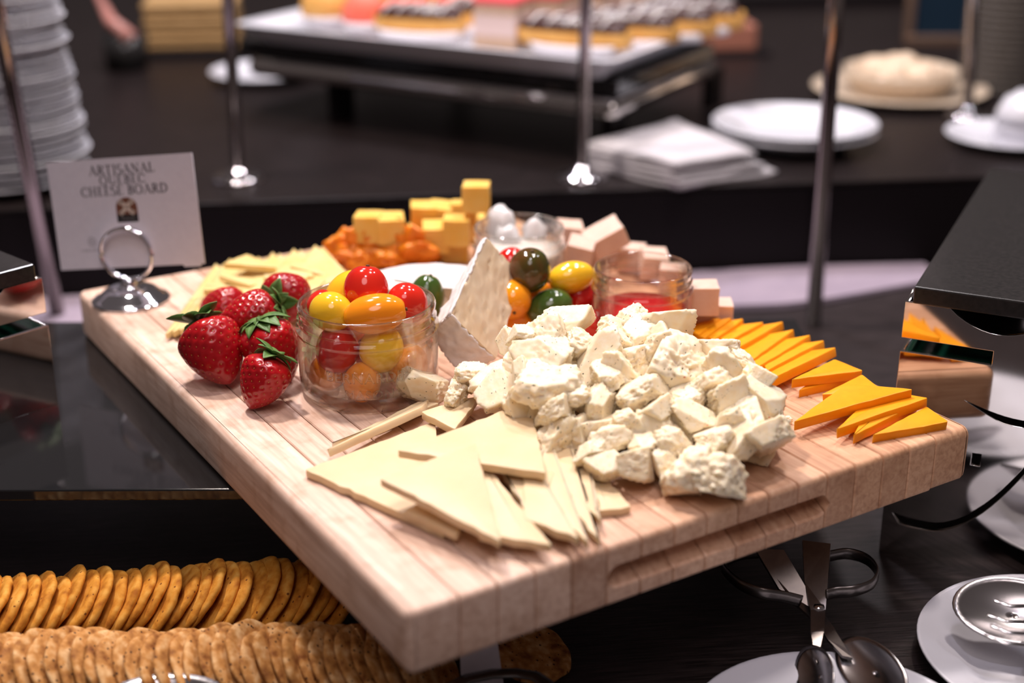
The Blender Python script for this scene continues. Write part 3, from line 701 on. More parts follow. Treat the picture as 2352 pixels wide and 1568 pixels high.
for i, (u, v, z, rz, ty) in enumerate([(1094,452,.0565,-.60,0),(973,497,.0345,-.50,.05),(1014,497,.0335,-.75,.1),(1066,492,.0350,-.62,-.08),(1000,543,.0240,-.45,.12),(1049,528,.0300,-.6,0),
        (1047,566,.0112,-.58,0),(848,520,.0325,-.65,0),(897,524,.0315,-.4,.1),(862,556,.0112,-.5,0),(912,556,.0112,-.7,0),(968,548,.0112,-.5,0),(1012,540,.0112,-.7,0),(1086,522,.0112,-.6,0),(1050,505,.0112,-.4,0),(1000,508,.0112,-.5,0)]):
    lb = ['topmost golden cheese cube, standing alone on the stack', 'golden cheese cube at the left of the upper row', 'golden cheese cube in the middle of the upper row', 'golden cheese cube just below the topmost one', 'golden cheese cube tilted in front of the upper row', 'golden cheese cube under the one touching the jar',
          'lowest golden cheese cube at the front, with a bright top', 'golden cheese cube above the dried apricots at the left', 'golden cheese cube right of the leftmost one'][i] if i < 9 else 'golden cheese cube at the bottom of the stack'
    place('cheese_cube', gm[i % 4], S(u, v, z), (ty, .3*ty, rz), lb, 'cheese', 'golden cheese cubes', (1, 1, 1))
for i, (u, v, z, rz, tx, ty) in enumerate([(1306,540,.030,-.5,.1,.1),(1392,545,.034,-.35,.25,-.45),(1332,580,.026,-.7,.2,.2),(1615,683,.030,-.55,0,0),(1648,722,.0102,-.62,0,0),(1596,728,.0102,-.45,0,0),(1352,588,.0102,-.5,0,0),(1400,576,.0102,-.6,0,0),(1500,605,.014,-.5,.2,.1),(1450,592,.0112,-.8,0,0),(1316,570,.0102,-.5,0,0),(1612,700,.0102,-.5,0,0),(1545,640,.0102,-.7,0,0)]):
    lb = ['pinkish cheese cube touching the back of the white jar', 'tilted pinkish cheese cube topmost behind the jelly jar', 'pinkish cheese cube with a ragged face left of the jelly jar', 'upper pinkish cheese cube right of the jelly jar', 'front pinkish cheese cube beside the orange slices', 'pinkish cheese cube between jelly jar and front cube'][i] if i < 6 else 'pinkish cheese cube mostly hidden behind the jelly jar'
    place('cheese_cube', pm[i % 4], S(u, v, z), (tx, ty, rz), lb, 'cheese', 'pinkish cheese cubes', (1.05, 1.05, 1.05) if i != 1 else (1.5, 1.1, .9))
for i, (u, v, z, rr) in enumerate([(797,572,.012,(.014,.008,.016)),(848,562,.017,(.019,.009,.017)),(915,548,.022,(.018,.009,.019)),(955,572,.016,(.017,.009,.017)),(925,585,.010,(.020,.010,.011)),(868,590,.009,(.020,.010,.009)),(818,592,.009,(.016,.010,.009))]):
    b_ = blob('dried_apricot', *rr, .55, 1.4, i+3, APRICOT, 4); b_.location = S(u, v, z); b_.rotation_euler = (.2*i, .15, YAW+.5*math.sin(i*2))
    tag(b_, ['leftmost dried apricot with a folded tip', 'broad dried apricot second from the left', 'tallest dried apricot rising to a point', 'dried apricot nearest the lowest cheese cube', 'dried apricot lying low in the middle', 'dried apricot lying at the foot of the broad one', 'small dried apricot low at the left'][i], 'dried apricot', 'dried apricots')
# ------------------------------------------------------------------ herbed cheese chunks
def chunk_mesh(seed):
    r = random.Random(seed); bm = ico(5); off = Vector((seed*11.3, seed*5.1, seed*2.7))
    pl = []
    if seed % 3:
        for ax_ in range(3):
            for sg_ in (-1, 1):
                v_ = [r.gauss(0, .34) for _ in range(3)]; v_[ax_] += sg_; pl.append((Vector(v_).normalized(), r.uniform(.50, .76), r.choice((.06, .12, .45, .8, 1.1))))
    for k in range(r.randint(2, 4) if seed % 3 else r.randint(7, 10)):
        n_ = Vector((r.gauss(0, 1), r.gauss(0, 1), r.gauss(0, 1))).normalized(); pl.append((n_, r.uniform(.50, .88), r.choice((.08, .15, .8, 1.0, 1.2))))
    sx, sy, sz = r.uniform(1.05, 1.5), r.uniform(.85, 1.15), r.uniform(.65, .95)
    for v in bm.verts:
        d = v.co.normalized(); best = 1.1; ro = 1.0; sec = 9
        for n_, dd, rg in pl:
            c0 = n_.dot(d)
            if c0 > .05:
                q = dd/c0
                if q < best: sec = best; best = q; ro = rg
                elif q < sec: sec = q
        p = d*best
        edge = min(1, (sec-best)/.05)
        lump = noise.fractal(p*3.2+off, .7, 2.1, 5)*.13 + (.35-noise.voronoi(p*5.5+off)[0][0])*.07 + noise.fractal(p*13+off, .6, 2, 3)*.035
        p = p*(1-.015*(1-edge)) + d*lump*ro*(.7+.3*edge)
        v.co = Vector((p.x*sx, p.y*sy, p.z*sz))
    me = bpy.data.meshes.new('cheese_chunk'); bm.to_mesh(me); bm.free(); me.materials.append(CURD)
    for p in me.polygons: p.use_smooth = True
    return me
CM = [chunk_mesh(100+k) for k in range(18)]
GC = 'herbed cheese chunks'
Z = 2.476
def zh(zx, zy):  # pile height at zoom coordinates
    h = .013+.040*max(0, min(1, (1000-zy)/780))
    if zx < 700: h *= max(.3, (zx-50)/900+.1)
    return h
chunks = [(185,515,250),(370,550,150),(480,460,190),(690,290,160),(610,470,200),(890,235,210),(1000,165,270),(870,360,300),(860,500,330),(1190,350,260),(1185,590,240),(1375,150,180),(1590,170,330),(1300,260,170),
 (1600,405,340),(1395,345,170),(1870,305,210),(2015,365,110),(1885,440,210),(2070,460,170),(1455,565,300),(1900,580,220),(2100,570,200),(2020,680,230),(1925,730,190),(2130,800,230),(1680,570,150),(1700,690,170),(1490,745,240),(1610,850,160),(1810,830,250),
 (1390,945,210),(1690,985,300),(1870,1040,230),(1215,820,190),(1130,880,150),(1210,960,150),(1330,730,170),(1040,580,170),(930,660,160),(600,560,190),(1090,280,160),(760,230,150),(1500,660,200),(1800,510,200),(1420,830,150),(740,440,170),
 (420,470,150),(1380,225,190),(1500,265,210),(1565,310,200),(1230,470,180),(1330,440,190),(1560,930,150),(1960,790,220),(1240,180,150)]
special = {0: 'lone herb flecked white cheese chunk beside the foot of the large jar', 6: 'herb flecked white cheese chunk at the top left of the pile, before the green tomato', 12: 'largest herb flecked white cheese chunk at the top of the pile, before the jelly jar',
 9: 'tall smooth faced cheese chunk in the middle of the pile', 31: 'upright white cheese chunk at the front foot of the pile', 33: 'white cheese chunk lying nearest the finger groove', 25: 'white cheese chunk with a pointed foot at the right end of the pile', 16: 'white cheese chunk at the right shoulder of the pile, before the orange fan'}
rc = random.Random(11); row_of = {}
BANDS = ['topmost', 'second highest', 'third highest', 'third lowest', 'second lowest', 'lowest']
for bnd in range(6):
    ids = sorted([i for i, c_ in enumerate(chunks) if min(5, int((c_[1]-120)/155)) == bnd], key=lambda i: chunks[i][0])
    for q_, i in enumerate(ids): row_of[i] = (nth(q_+1), BANDS[bnd])
for i, (zx, zy, s) in enumerate(chunks):
    u, v = 900+zx/Z, 680+zy/Z; z = zh(zx, zy); p = S(u, v, z); dpx = FPX/((p-CAM).dot(-AZ)); rad = s/Z/2/dpx*(1.28 if s < 240 else 1.14)
    z = max(z, rad*.55)
    p = S(u, v, z)
    lb = special.get(i, 'white cheese chunk, %s from the left in the %s row of the pile' % row_of[i])
    place('cheese_chunk', CM[i % 18], p, (rc.uniform(-.7, .7), rc.uniform(-.7, .7), rc.uniform(0, 6.28)), lb, 'cheese', GC, (rad, rad, rad*rc.uniform(.85, 1.1)))
    if z > .03:
        q = S(u, v+10, z); q.z = max(.012, z-.024)
        place('cheese_chunk', CM[(i*7+5) % 18], q, (rc.uniform(-3, 3), rc.uniform(-3, 3), rc.uniform(0, 6.28)), 'herb flecked white cheese chunk mostly buried inside the pile', 'cheese', GC, (.0165,)*3)
for i in range(14):
    u, v = rc.choice([(1150+rc.uniform(0, 250), 1040+rc.uniform(-30, 60)), (1480+rc.uniform(0, 280), 1060+rc.uniform(-30, 60)), (1790+rc.uniform(0, 30), 980+rc.uniform(-20, 20))])
    r_ = rc.uniform(.0012, .0035); place('cheese_crumb', CM[i % 18], S(u, v, r_*.8), (i, 2*i, 3*i), 'tiny white cheese crumb at the foot of the pile', 'crumb', 'cheese crumbs', (r_,)*3)
# ================================================================== CARD HOLDER AND CARD
HCHROME = mat('bright_chrome', (.84, .85, .92), .07, metal=1)
HP = S(302, 689, 0); e = empty('card_holder', (HP.x, HP.y, .0001), math.radians(-40))
lathe('base', [(0, 0), (.0285, 0), (.0300, .0008), (.0298, .002), (.0275, .0030), (.0245, .0045), (.0200, .0085), (.0150, .0108), (.0095, .0116), (.0068, .0122), (.0060, .0140), (.0058, .0165), (.0045, .0180), (0, .0182)], HCHROME, e, 64)
ring = []
for k in range(150):
    a = -math.pi/2+2*math.pi*2.06*k/149; ring.append((.0205*math.cos(a), -.0020+.0040*k/149, .0375+.0205*math.sin(a)))
tube('ring', ring, .0014, HCHROME, e, 10)
tag(e, 'chrome spiral ring place card holder on the far left board corner', 'card holder')
ca = Vector((-.0111, .5469, .020)); cw_ = .1222; ch = .0836; az = math.radians(-45.8); tilt = math.radians(9.5); rol_ = math.radians(6.8)
CX0 = Vector((math.cos(az), math.sin(az), 0)); CN = Vector((CX0.y, -CX0.x, 0)); CY0 = UP*math.cos(tilt)-CN*math.sin(tilt)
CX = CX0*math.cos(rol_)+CY0*math.sin(rol_); CY = CY0*math.cos(rol_)-CX0*math.sin(rol_); CZ = CX.cross(CY)
cc = empty('place_card', ca); frame(cc, ca, CX, CY, CZ)
sheet = [(0, 0), (cw_*.85, 0), (cw_*.86, -.0018), (cw_*.97, -.0018), (cw_*.975, 0), (cw_, 0), (cw_, ch), (0, ch)]
CSH = shape2d('card_sheet', [sheet], .0005, PAPER, cc)
# serif capitals drawn as strokes: (x0,y0,x1,y1,thickness) in a unit tall cell
TH, TN = .15, .055
def sv(x, y0=0, y1=1): return [(x, y0, x, y1, TH), (x-.13, y0+.02, x+.13, y0+.02, TN), (x-.13, y1-.02, x+.13, y1-.02, TN)]
def arcp(cx, cy, rx, ry, a0, a1, n=12, th=(TN, TH)):
    out = []
    for k in range(n):
        b0 = math.radians(a0+(a1-a0)*k/n); b1 = math.radians(a0+(a1-a0)*(k+1)/n); t = abs(math.cos((b0+b1)/2))
        out.append((cx+rx*math.cos(b0), cy+ry*math.sin(b0), cx+rx*math.cos(b1), cy+ry*math.sin(b1), th[0]+(th[1]-th[0])*t))
    return out
GL = {'A': (.86, [(.08, 0, .42, 1, TN), (.40, 1, .76, 0, TH), (.2, .34, .6, .34, TN), (-.02, .02, .2, .02, TN), (.62, .02, .9, .02, TN)]),
 'R': (.80, sv(.18)+arcp(.28, .75, .30, .23, -90, 90)+[(.18, .98, .3, .98, TN), (.18, .52, .3, .52, TN), (.36, .52, .72, 0, TH), (.62, .02, .82, .02, TN)]),
 'T': (.78, [(.38, 0, .38, 1, TH), (.25, .02, .51, .02, TN), (.02, .97, .74, .97, TN), (.03, .97, .03, .8, TN), (.73, .97, .73, .8, TN)]),
 'I': (.42, sv(.2)), 'S': (.60, arcp(.29, .74, .22, .24, 40, 270, 12)+arcp(.29, .26, .24, .25, 90, -140, 12)),
 'N': (.92, [(.16, 0, .16, 1, TN), (.16, .98, .74, .02, TH), (.74, 0, .74, 1, TN), (.02, .02, .3, .02, TN), (0, .98, .2, .98, TN), (.6, .98, .88, .98, TN)]),
 'L': (.68, sv(.18)+[(.18, .03, .6, .03, TN), (.6, .03, .62, .25, TN)]), 'E': (.70, sv(.18)+[(.18, .97, .58, .97, TN), (.18, .5, .5, .5, TN), (.18, .03, .6, .03, TN), (.58, .97, .58, .8, TN), (.61, .03, .61, .22, TN)]),
 'Q': (.95, arcp(.44, .5, .38, .48, 0, 360, 24)+[(.44, .02, .7, -.2, TN), (.7, -.2, .95, -.22, TN)]), 'O': (.92, arcp(.44, .5, .38, .48, 0, 360, 24)),
 'U': (.86, [(.16, .3, .16, 1, TH), (.68, .3, .68, 1, TN), (.02, .98, .3, .98, TN), (.56, .98, .82, .98, TN)]+arcp(.42, .3, .26, .28, 180, 360, 12)),
 'B': (.74, sv(.18)+arcp(.28, .76, .28, .22, -90, 90)+arcp(.28, .27, .34, .25, -90, 90)+[(.18, .98, .3, .98, TN), (.18, .53, .3, .53, TN), (.18, .02, .3, .02, TN)]),
 'C': (.80, arcp(.44, .5, .38, .48, 45, 315, 20)+[(.71, .84, .71, .66, TN)]), 'H': (.92, sv(.18)+sv(.70)+[(.18, .52, .7, .52, TN)]), 'D': (.90, sv(.18)+arcp(.30, .5, .48, .48, -90, 90, 16)+[(.18, .98, .32, .98, TN), (.18, .02, .32, .02, TN)]), ' ': (.35, [])}
def strokes(name, segs, depth, z, m, parent):
    vs = []; fs = []
    for x0, y0, x1, y1, t in segs:
        d = Vector((x1-x0, y1-y0)); d = d.normalized() if d.length else Vector((1, 0)); n_ = Vector((-d.y, d.x))*t/2; d = d*t*.2
        k = len(vs)
        for zz in (z, z+depth): vs += [(x0-d.x+n_.x, y0-d.y+n_.y, zz), (x0-d.x-n_.x, y0-d.y-n_.y, zz), (x1+d.x-n_.x, y1+d.y-n_.y, zz), (x1+d.x+n_.x, y1+d.y+n_.y, zz)]
        fs += [(k+4, k+5, k+6, k+7), (k, k+1, k+5, k+4), (k+1, k+2, k+6, k+5), (k+2, k+3, k+7, k+6), (k+3, k, k+4, k+7)]
    o = pyd(name, vs, fs, m, parent); return o
def word(txt, cx, y, h, wdt):
    tot = sum(GL[c][0]+.06 for c in txt); sx = wdt/tot; segs = []; x = cx-wdt/2
    for c in txt:
        wc, st = GL[c]
        for x0, y0, x1, y1, t in st: segs.append((x+x0*sx, y+y0*h, x+x1*sx, y+y1*h, t*h*1.15))
        x += (wc+.06)*sx
    strokes('printed_line', segs, .00005, .00026, INK, CSH)
word('ARTISANAL', .515*cw_, ch*.855, ch*.085, .455*cw_); word('QUEBEC', .512*cw_, ch*.765, ch*.08, .32*cw_); word('CHEESE BOARD', .515*cw_, ch*.665, ch*.085, .60*cw_)
# emblem: arch topped plate with crossed shape
ex, ey, ew, eh = .515*cw_, ch*.415, cw_*.145, ch*.225
arch = [(ex-ew/2, ey), (ex+ew/2, ey), (ex+ew/2, ey+eh*.62)]+[(ex+ew/2*math.cos(math.radians(a)), ey+eh*.62+eh*.38*math.sin(math.radians(a))) for a in range(15, 180, 15)]+[(ex-ew/2, ey+eh*.62)]
o = shape2d('emblem', [arch], .0001, mat('emblem_brown', (.16, .055, .03), .6), cc); o.location = (0, 0, .00032)
o = shape2d('emblem_band', [[(ex-ew/2, ey), (ex+ew/2, ey), (ex+ew/2, ey+eh*.30), (ex-ew/2, ey+eh*.30)]], .0001, mat('emblem_black', (.012, .010, .010), .6), cc); o.location = (0, 0, .00044)
strokes('emblem_cross', [(ex-ew*.26, ey+eh*.36, ex+ew*.26, ey+eh*.86, ew*.17), (ex+ew*.26, ey+eh*.36, ex-ew*.26, ey+eh*.86, ew*.17)]+[(ex+ew*sx*.30, ey+eh*(.6+.24*sy), ex+ew*sx*.18, ey+eh*(.6+.17*sy), ew*.2) for sx in (-1, 1) for sy in (-1, 1)], .00012, .00045, mat('emblem_cream', (.62, .50, .42), .6), cc)
strokes('emblem_script', [(ex-ew*.3+ew*.075*k, ey+eh*.12, ex-ew*.3+ew*.075*k+ew*.04, ey+eh*.17, ew*.02) for k in range(9)], .0001, .0005, mat('emblem_grey', (.30, .27, .26), .6), cc)
GREY = mat('grey_print', (.33, .30, .33), .7)
strokes('small_mark', [(x*cw_*.026+.245*cw_, y*cw_*.026+ch*.25, x1*cw_*.026+.245*cw_, y1*cw_*.026+ch*.25, .0007) for x, y, x1, y1, _ in arcp(0, 0, 1, 1, 0, 360, 16)+arcp(0, 0, .35, .35, 0, 360, 8)], .00005, .00026, GREY, CSH)
strokes('small_print', [(.165*cw_+k*.0021, ch*.165, .165*cw_+k*.0021+(.0009 if k % 3 else 0), ch*.185, .0006) for k in range(9)]+[(.165*cw_, ch*.166, .345*cw_, ch*.166, .0003)], .00005, .00026, GREY, CSH)
tag(cc, 'white place card reading ARTISANAL QUEBEC CHEESE BOARD with a small brown emblem', 'sign')
# ================================================================== CRACKERS
def cracker_mesh(R, t, seed, m, wav):
    n = 44; vs = []; fs = []; prof = [(0, t*.42), (.35, t*.5), (.7, t*.52), (.9, t*.45), (.975, t*.28), (1, 0), (.975, -t*.28), (.9, -t*.45), (.7, -t*.5), (.35, -t*.5), (0, -t*.45)]
    for r, z in prof:
        for i in range(n):
            a = 2*math.pi*i/n; rr = R*r*(1+wav*noise.noise(Vector((math.cos(a)*2, math.sin(a)*2, seed*3.3)))); x, y = rr*math.cos(a), rr*math.sin(a)
            zz = z+t*.16*noise.noise(Vector((x*110, y*110, seed)))+R*.03*noise.noise(Vector((x*30, y*30, seed+5))); vs.append((x, y, zz))
    for j in range(len(prof)-1):
        for i in range(n): fs.append((j*n+i, j*n+(i+1) % n, (j+1)*n+(i+1) % n, (j+1)*n+i))
    me = bpy.data.meshes.new('cracker'); me.from_pydata(vs, [], fs); me.update(); bm = bmesh.new(); bm.from_mesh(me); bmesh.ops.remove_doubles(bm, verts=bm.verts, dist=1e-6); bmesh.ops.recalc_face_normals(bm, faces=bm.faces); bm.to_mesh(me); bm.free()
    me.materials.append(m)
    for p in me.polygons: p.use_smooth = True
    return me
K1 = [cracker_mesh(.0270, .0056, k, CRACK1, .04) for k in range(5)]; K2 = [cracker_mesh(.0290, .0040, 20+k, CRACK2, .07) for k in range(6)]
rk = random.Random(5)
def cracker_row(u0, v0, u1, v1, z, step, meshes, nrm, label, group, name, arcv=0):
    a, b2 = S(u0, v0, z), S(u1, v1, z); n_ = int((b2-a).length/step)
    for i in range(n_):
        t = i/n_; p = a+(b2-a)*t+FV*(arcv*math.sin(math.pi*t))+UP*rk.uniform(-.0022, .0022)+FV*rk.uniform(-.0035, .0035)
        nv = (RV*(nrm[0]+rk.uniform(-.05, .05))+FV*(nrm[1]+rk.uniform(-.05, .05))+UP*nrm[2]).normalized()
        o = bpy.data.objects.new(name, meshes[i % len(meshes)]); COL.objects.link(o); o.rotation_mode = 'QUATERNION'
        o.rotation_quaternion = nv.to_track_quat('Z', 'Y') @ Matrix.Rotation(rk.uniform(0, 6.28), 3, 'Z').to_quaternion(); o.location = p; tag(o, label % nth(i+1), 'cracker', group)
cracker_row(-60, 1412, 800, 1368, -.1080, .0084, K1, (-.72, -.20, .64), 'golden round cracker, %s from the left in the back row', 'golden crackers', 'cracker', .004)
cracker_row(-70, 1562, 1010, 1528, -.1085, .0078, K2, (.74, -.10, .62), 'seeded brown cracker, %s from the left in the front row', 'seeded crackers', 'cracker', .002)
o = place('cracker', K2[1], S(1208, 1490, -.119), (.35, .1, .4), 'seeded cracker lying alone right of the board corner', 'cracker', 'seeded crackers')
# paper label tent and tong handle under the board corner
lt_ = pyd('paper_label', [S(1056, 1490, -.088), S(1140, 1462, -.088), S(1160, 1600, -.124), S(1062, 1630, -.124)], [(0, 1, 2, 3)], PAPER); sm = lt_.modifiers.new('s', 'SOLIDIFY'); sm.thickness = .0006; center(lt_)
tag(lt_, 'plain white paper slip leaning under the near board corner', 'paper')
DSTEEL = mat('dark_steel', (.16, .15, .15), .25, metal=1)
e = empty('serving_tongs', S(1160, 1580, ZC))
O = e.location.copy()
tube('handle_loop', [S(u, v, -.100)-O for u, v in ((1030,1580),(1075,1558),(1130,1547),(1185,1545),(1230,1552),(1258,1572),(1265,1600))], .003, DSTEEL, e, 8, flat=(.0045, .0018))
tube('handle_arm', [S(u, v, -.104)-O for u, v in ((1265,1600),(1250,1680),(1200,1760))], .003, DSTEEL, e, 8, flat=(.0045, .0018))
tag(e, 'dark steel tongs handle poking in at the bottom edge below the board corner', 'tongs')
sp = S(380, 1600, -.098); e = empty('serving_spoon', (sp.x, sp.y, ZC), YAW); hh_ = sp.z-ZC
vs = []; fs = []
for j in range(9):
    for i in range(40):
        a = 2*math.pi*i/40; r = j/8; vs.append((.034*r*math.cos(a), .022*r*math.sin(a), hh_-.011*(1-r*r)))
for j in range(8):
    for i in range(40): fs.append((j*40+i, j*40+(i+1) % 40, (j+1)*40+(i+1) % 40, (j+1)*40+i))
o = pyd('bowl', vs, fs, SERVE, e, True); sm = o.modifiers.new('s', 'SOLIDIFY'); sm.thickness = .0012
tube('handle', [(0, -.020, hh_+.001), (0, -.06, hh_+.006), (0, -.14, hh_+.012)], .003, SERVE, e, 8, flat=(.006, .0015))
tag(e, 'steel spoon bowl lying over the seeded crackers at the bottom edge', 'spoon')
# ================================================================== PLATES, TONGS, SERVERS AT FRONT RIGHT
def plate_prof(R, h, rim=.28):
    t = .0035
    top = [(0, .004), (R*.60, .004), (R*.66, .0055), (R*.74, h*.62), (R*.97, h-.001), (R*.99, h), (R, h-.001)]
    bot = [(R*.99, h-.0025), (R*.74, h*.62-t*.9), (R*.62, .0005), (R*.60, 0), (R*.57, .0004), (R*.55, .001), (0, .001)]
    return top+bot
def plate(name, loc, R, h, label, group, cat='plate', tiltv=None, m=None):
    o = lathe(name, plate_prof(R, h), m or PORCELAIN, None, 72); o.location = loc
    if tiltv: o.rotation_euler = tiltv
    tag(o, label, cat, group); return o
RP = .086
p1 = S(1862, 1494, ZC+.016)-FV*RP; p1.z = ZC+.0003; plate('plate', p1, RP, .016, 'round white porcelain plate under the scissor tongs at the bottom edge', 'plates at the front right')
p2 = S(2112, 1480, ZC+.016)+RV*RP-FV*.004; p2.z = ZC+.0003; plate('plate', p2, RP, .016, 'round white porcelain plate with spoon and fork at the bottom right', 'plates at the front right')
# scissor tongs
PV = S(1880, 1400, ZC+.030); e = empty('scissor_tongs', (PV.x, PV.y, ZC)); O = Vector((PV.x, PV.y, ZC))
TONG = noisy('worn_tong_steel', (.22, .195, .185), (.15, .135, .13), 80, .30, .1, .0002, metal=1)
def flatpiece(name, pts, th, parent, m):
    vs = [S(*q)-O for q in pts]; vs2 = [v-UP*th for v in vs]; n_ = len(vs)
    o = pyd(name, vs+vs2, [tuple(range(n_)), tuple(range(2*n_-1, n_-1, -1))]+[(i, i+n_, (i+1) % n_+n_, (i+1) % n_) for i in range(n_)], m, parent); fixn(o.data); return o
zt_ = ZC+.045
flatpiece('arm', [(1843,1240,zt_+.012),(1908,1248,zt_+.012),(1903,1340,zt_-.004),(1896,1400,ZC+.032),(1862,1400,ZC+.032),(1848,1335,zt_-.004)], .002, e, TONG)
flatpiece('arm', [(1735,1260,zt_+.010),(1800,1262,zt_+.010),(1850,1345,zt_-.008),(1888,1410,ZC+.027),(1860,1415,ZC+.027),(1790,1352,zt_-.008)], .002, e, TONG)
flatpiece('blade', [(1862,1400,ZC+.032),(1896,1400,ZC+.032),(1892,1450,ZC+.028),(1884,1505,ZC+.023),(1876,1522,ZC+.020),(1868,1508,ZC+.022),(1862,1450,ZC+.028)], .0018, e, TONG)
flatpiece('blade', [(1866,1410,ZC+.027),(1890,1405,ZC+.027),(1915,1440,ZC+.025),(1945,1490,ZC+.022),(1958,1510,ZC+.020),(1935,1505,ZC+.020),(1900,1466,ZC+.023)], .0018, e, TONG)
def loop(pts):
    out = []; P = [S(*q)-O for q in pts]; n_ = len(P)
    for i in range(n_-1):
        p0, p1_, p2_, p3 = P[max(i-1, 0)], P[i], P[i+1], P[min(i+2, n_-1)]
        for k in range(5):
            t = k/5; out.append(.5*((2*p1_)+(p2_-p0)*t+(2*p0-5*p1_+4*p2_-p3)*t*t+(3*p1_-p0-3*p2_+p3)*t**3))
    return out+[P[-1]]
zl = ZC+.042
tube('finger_loop', loop([(1900,1278,zl),(1945,1271,zl),(1990,1284,zl),(2014,1312,zl),(2004,1340,zl),(1965,1356,zl),(1920,1360,zl-.002),(1898,1366,zl-.003)]), .003, TONG, e, 10, flat=(.0014, .0042))
tube('finger_loop', loop([(1760,1268,zl),(1700,1274,zl),(1662,1296,zl),(1672,1318,zl),(1705,1345,zl),(1750,1362,zl),(1800,1370,zl-.003),(1840,1380,zl-.006)]), .003, TONG, e, 10, flat=(.0014, .0042))
lathe('pivot', [(0, .034), (.003, .0338), (.0042, .0325), (.0044, .024), (0, .0235)], CHROME, e, 16)
def spoonbowl(name, c, fw_, up_, a, b, d, m, parent, Oo):
    fw_ = fw_.normalized(); sd_ = fw_.cross(up_).normalized(); up_ = sd_.cross(fw_); vs = []; fs = []
    for j in range(9):
        for i in range(36):
            an = 2*math.pi*i/36; r = j/8; vs.append(c-Oo+fw_*(a*r*math.cos(an))+sd_*(b*r*math.sin(an))-up_*(d*(1-r*r)))
    for j in range(8):
        for i in range(36): fs.append((j*36+i, j*36+(i+1) % 36, (j+1)*36+(i+1) % 36, (j+1)*36+i))
    o = pyd(name, vs, fs, m, parent, True); sm = o.modifiers.new('s', 'SOLIDIFY'); sm.thickness = .0011; return o
spoonbowl('spoon_end', S(1868, 1545, ZC+.020), -FV*1+RV*.1, RV*-.75+UP*.6, .024, .013, .006, SERVE, e, O)
spoonbowl('spoon_end', S(1998, 1535, ZC+.022), -FV*.8+RV*.35, RV*-.55-FV*.3+UP*.65, .030, .015, .007, SERVE, e, O)
tag(e, 'steel scissor serving tongs with finger loops, lying under the board onto a plate', 'tongs')
# serving spoon and fork on the right plate
c0 = S(2330, 1400, ZC+.035); e = empty('serving_spoon', (c0.x, c0.y, ZC)); O = Vector((c0.x, c0.y, ZC))
spoonbowl('bowl', c0, RV*1-FV*.25, UP*.75-FV*.45-RV*.1, .036, .022, .008, SERVE, e, O)
tube('handle', [c0-O+RV*.032-FV*.008+UP*.001, c0-O+RV*.06-FV*.016-UP*.006, c0-O+RV*.13-FV*.03-UP*.012], .003, SERVE, e, 8, flat=(.004, .0014))
tag(e, 'polished steel serving spoon resting on the bottom right plate', 'spoon')
c1 = S(2352, 1440, ZC+.030); e = empty('serving_fork', (c1.x, c1.y, ZC)); O = Vector((c1.x, c1.y, ZC))
for k, (u, v, u2, v2) in enumerate(((2284,1379,2360,1391),(2268,1412,2360,1428),(2262,1457,2360,1482),(2275,1436,2360,1455))):
    a, b2 = S(u, v, ZC+.052), S(u2, v2, ZC+.050); tube('tine', [a-O, (a+b2)/2-O-UP*.002, b2-O], .001, SERVE, e, 8, flat=(.0019, .0008))
sh_ = [S(2356, 1386, ZC+.041)-O, S(2356, 1486, ZC+.041)-O, S(2420, 1480, ZC+.038)-O, S(2460, 1450, ZC+.036)-O, S(2600, 1470, ZC+.034)-O, S(2600, 1445, ZC+.034)-O, S(2460, 1420, ZC+.036)-O, S(2410, 1396, ZC+.038)-O]
n_ = len(sh_); o = pyd('fork_shank', sh_+[v-UP*.0015 for v in sh_], [tuple(range(n_)), tuple(range(2*n_-1, n_-1, -1))]+[(i, i+n_, (i+1) % n_+n_, (i+1) % n_) for i in range(n_)], SERVE, e); fixn(o.data)
tag(e, 'polished steel serving fork with its tines over the spoon', 'fork')
# ================================================================== BACKGROUND
POST = mat('post_steel', (.42, .37, .36), .16, metal=1)
def rod(name, bu, bv, z, tu, tv, label, r=.0065, base=True):
    p = S(bu, bv, z); e = empty(name, p)
    hgt = .62; d = Vector((0, 0, 1))
    ray = AX*((tu-1176)/FPX)-AY*((tv-784)/FPX)-AZ; tp = CAM+ray*((p-CAM).dot(FV)/ray.dot(FV)); d = (tp-p).normalized()
    po_ = lathe('pole', [(r, .001), (r, hgt), (0, hgt)], POST, e, 20); po_.rotation_mode = 'QUATERNION'; po_.rotation_quaternion = d.to_track_quat('Z', 'Y')
    if base: lathe('base_flange', [(0, 0), (.029, 0), (.030, .002), (.027, .005), (.020, .0075), (.012, .0095), (.009, .013), (r, .015), (0, .015)], CHROME, e, 40)
    tag(e, label, 'post'); return e
rod('guard_post', 548, 412, ZT, 524, 0, 'thin chrome post with round foot on the raised counter left of centre')
rod('guard_post', 1336, 408, ZT, 1346, 0, 'thin chrome post with round foot beside the napkins')
rod('guard_post', 1868, 745, ZC, 1921, 0, 'chrome post rising from the lower counter behind the orange slices', .0075, False)
rod('guard_post', 135, 735, ZC, -10, 20, 'chrome post rising behind the place card at the left', .0075, False)
rod('guard_post', 2222, 268, ZT, 2236, 0, 'thin chrome post in front of the woven column at the far right')
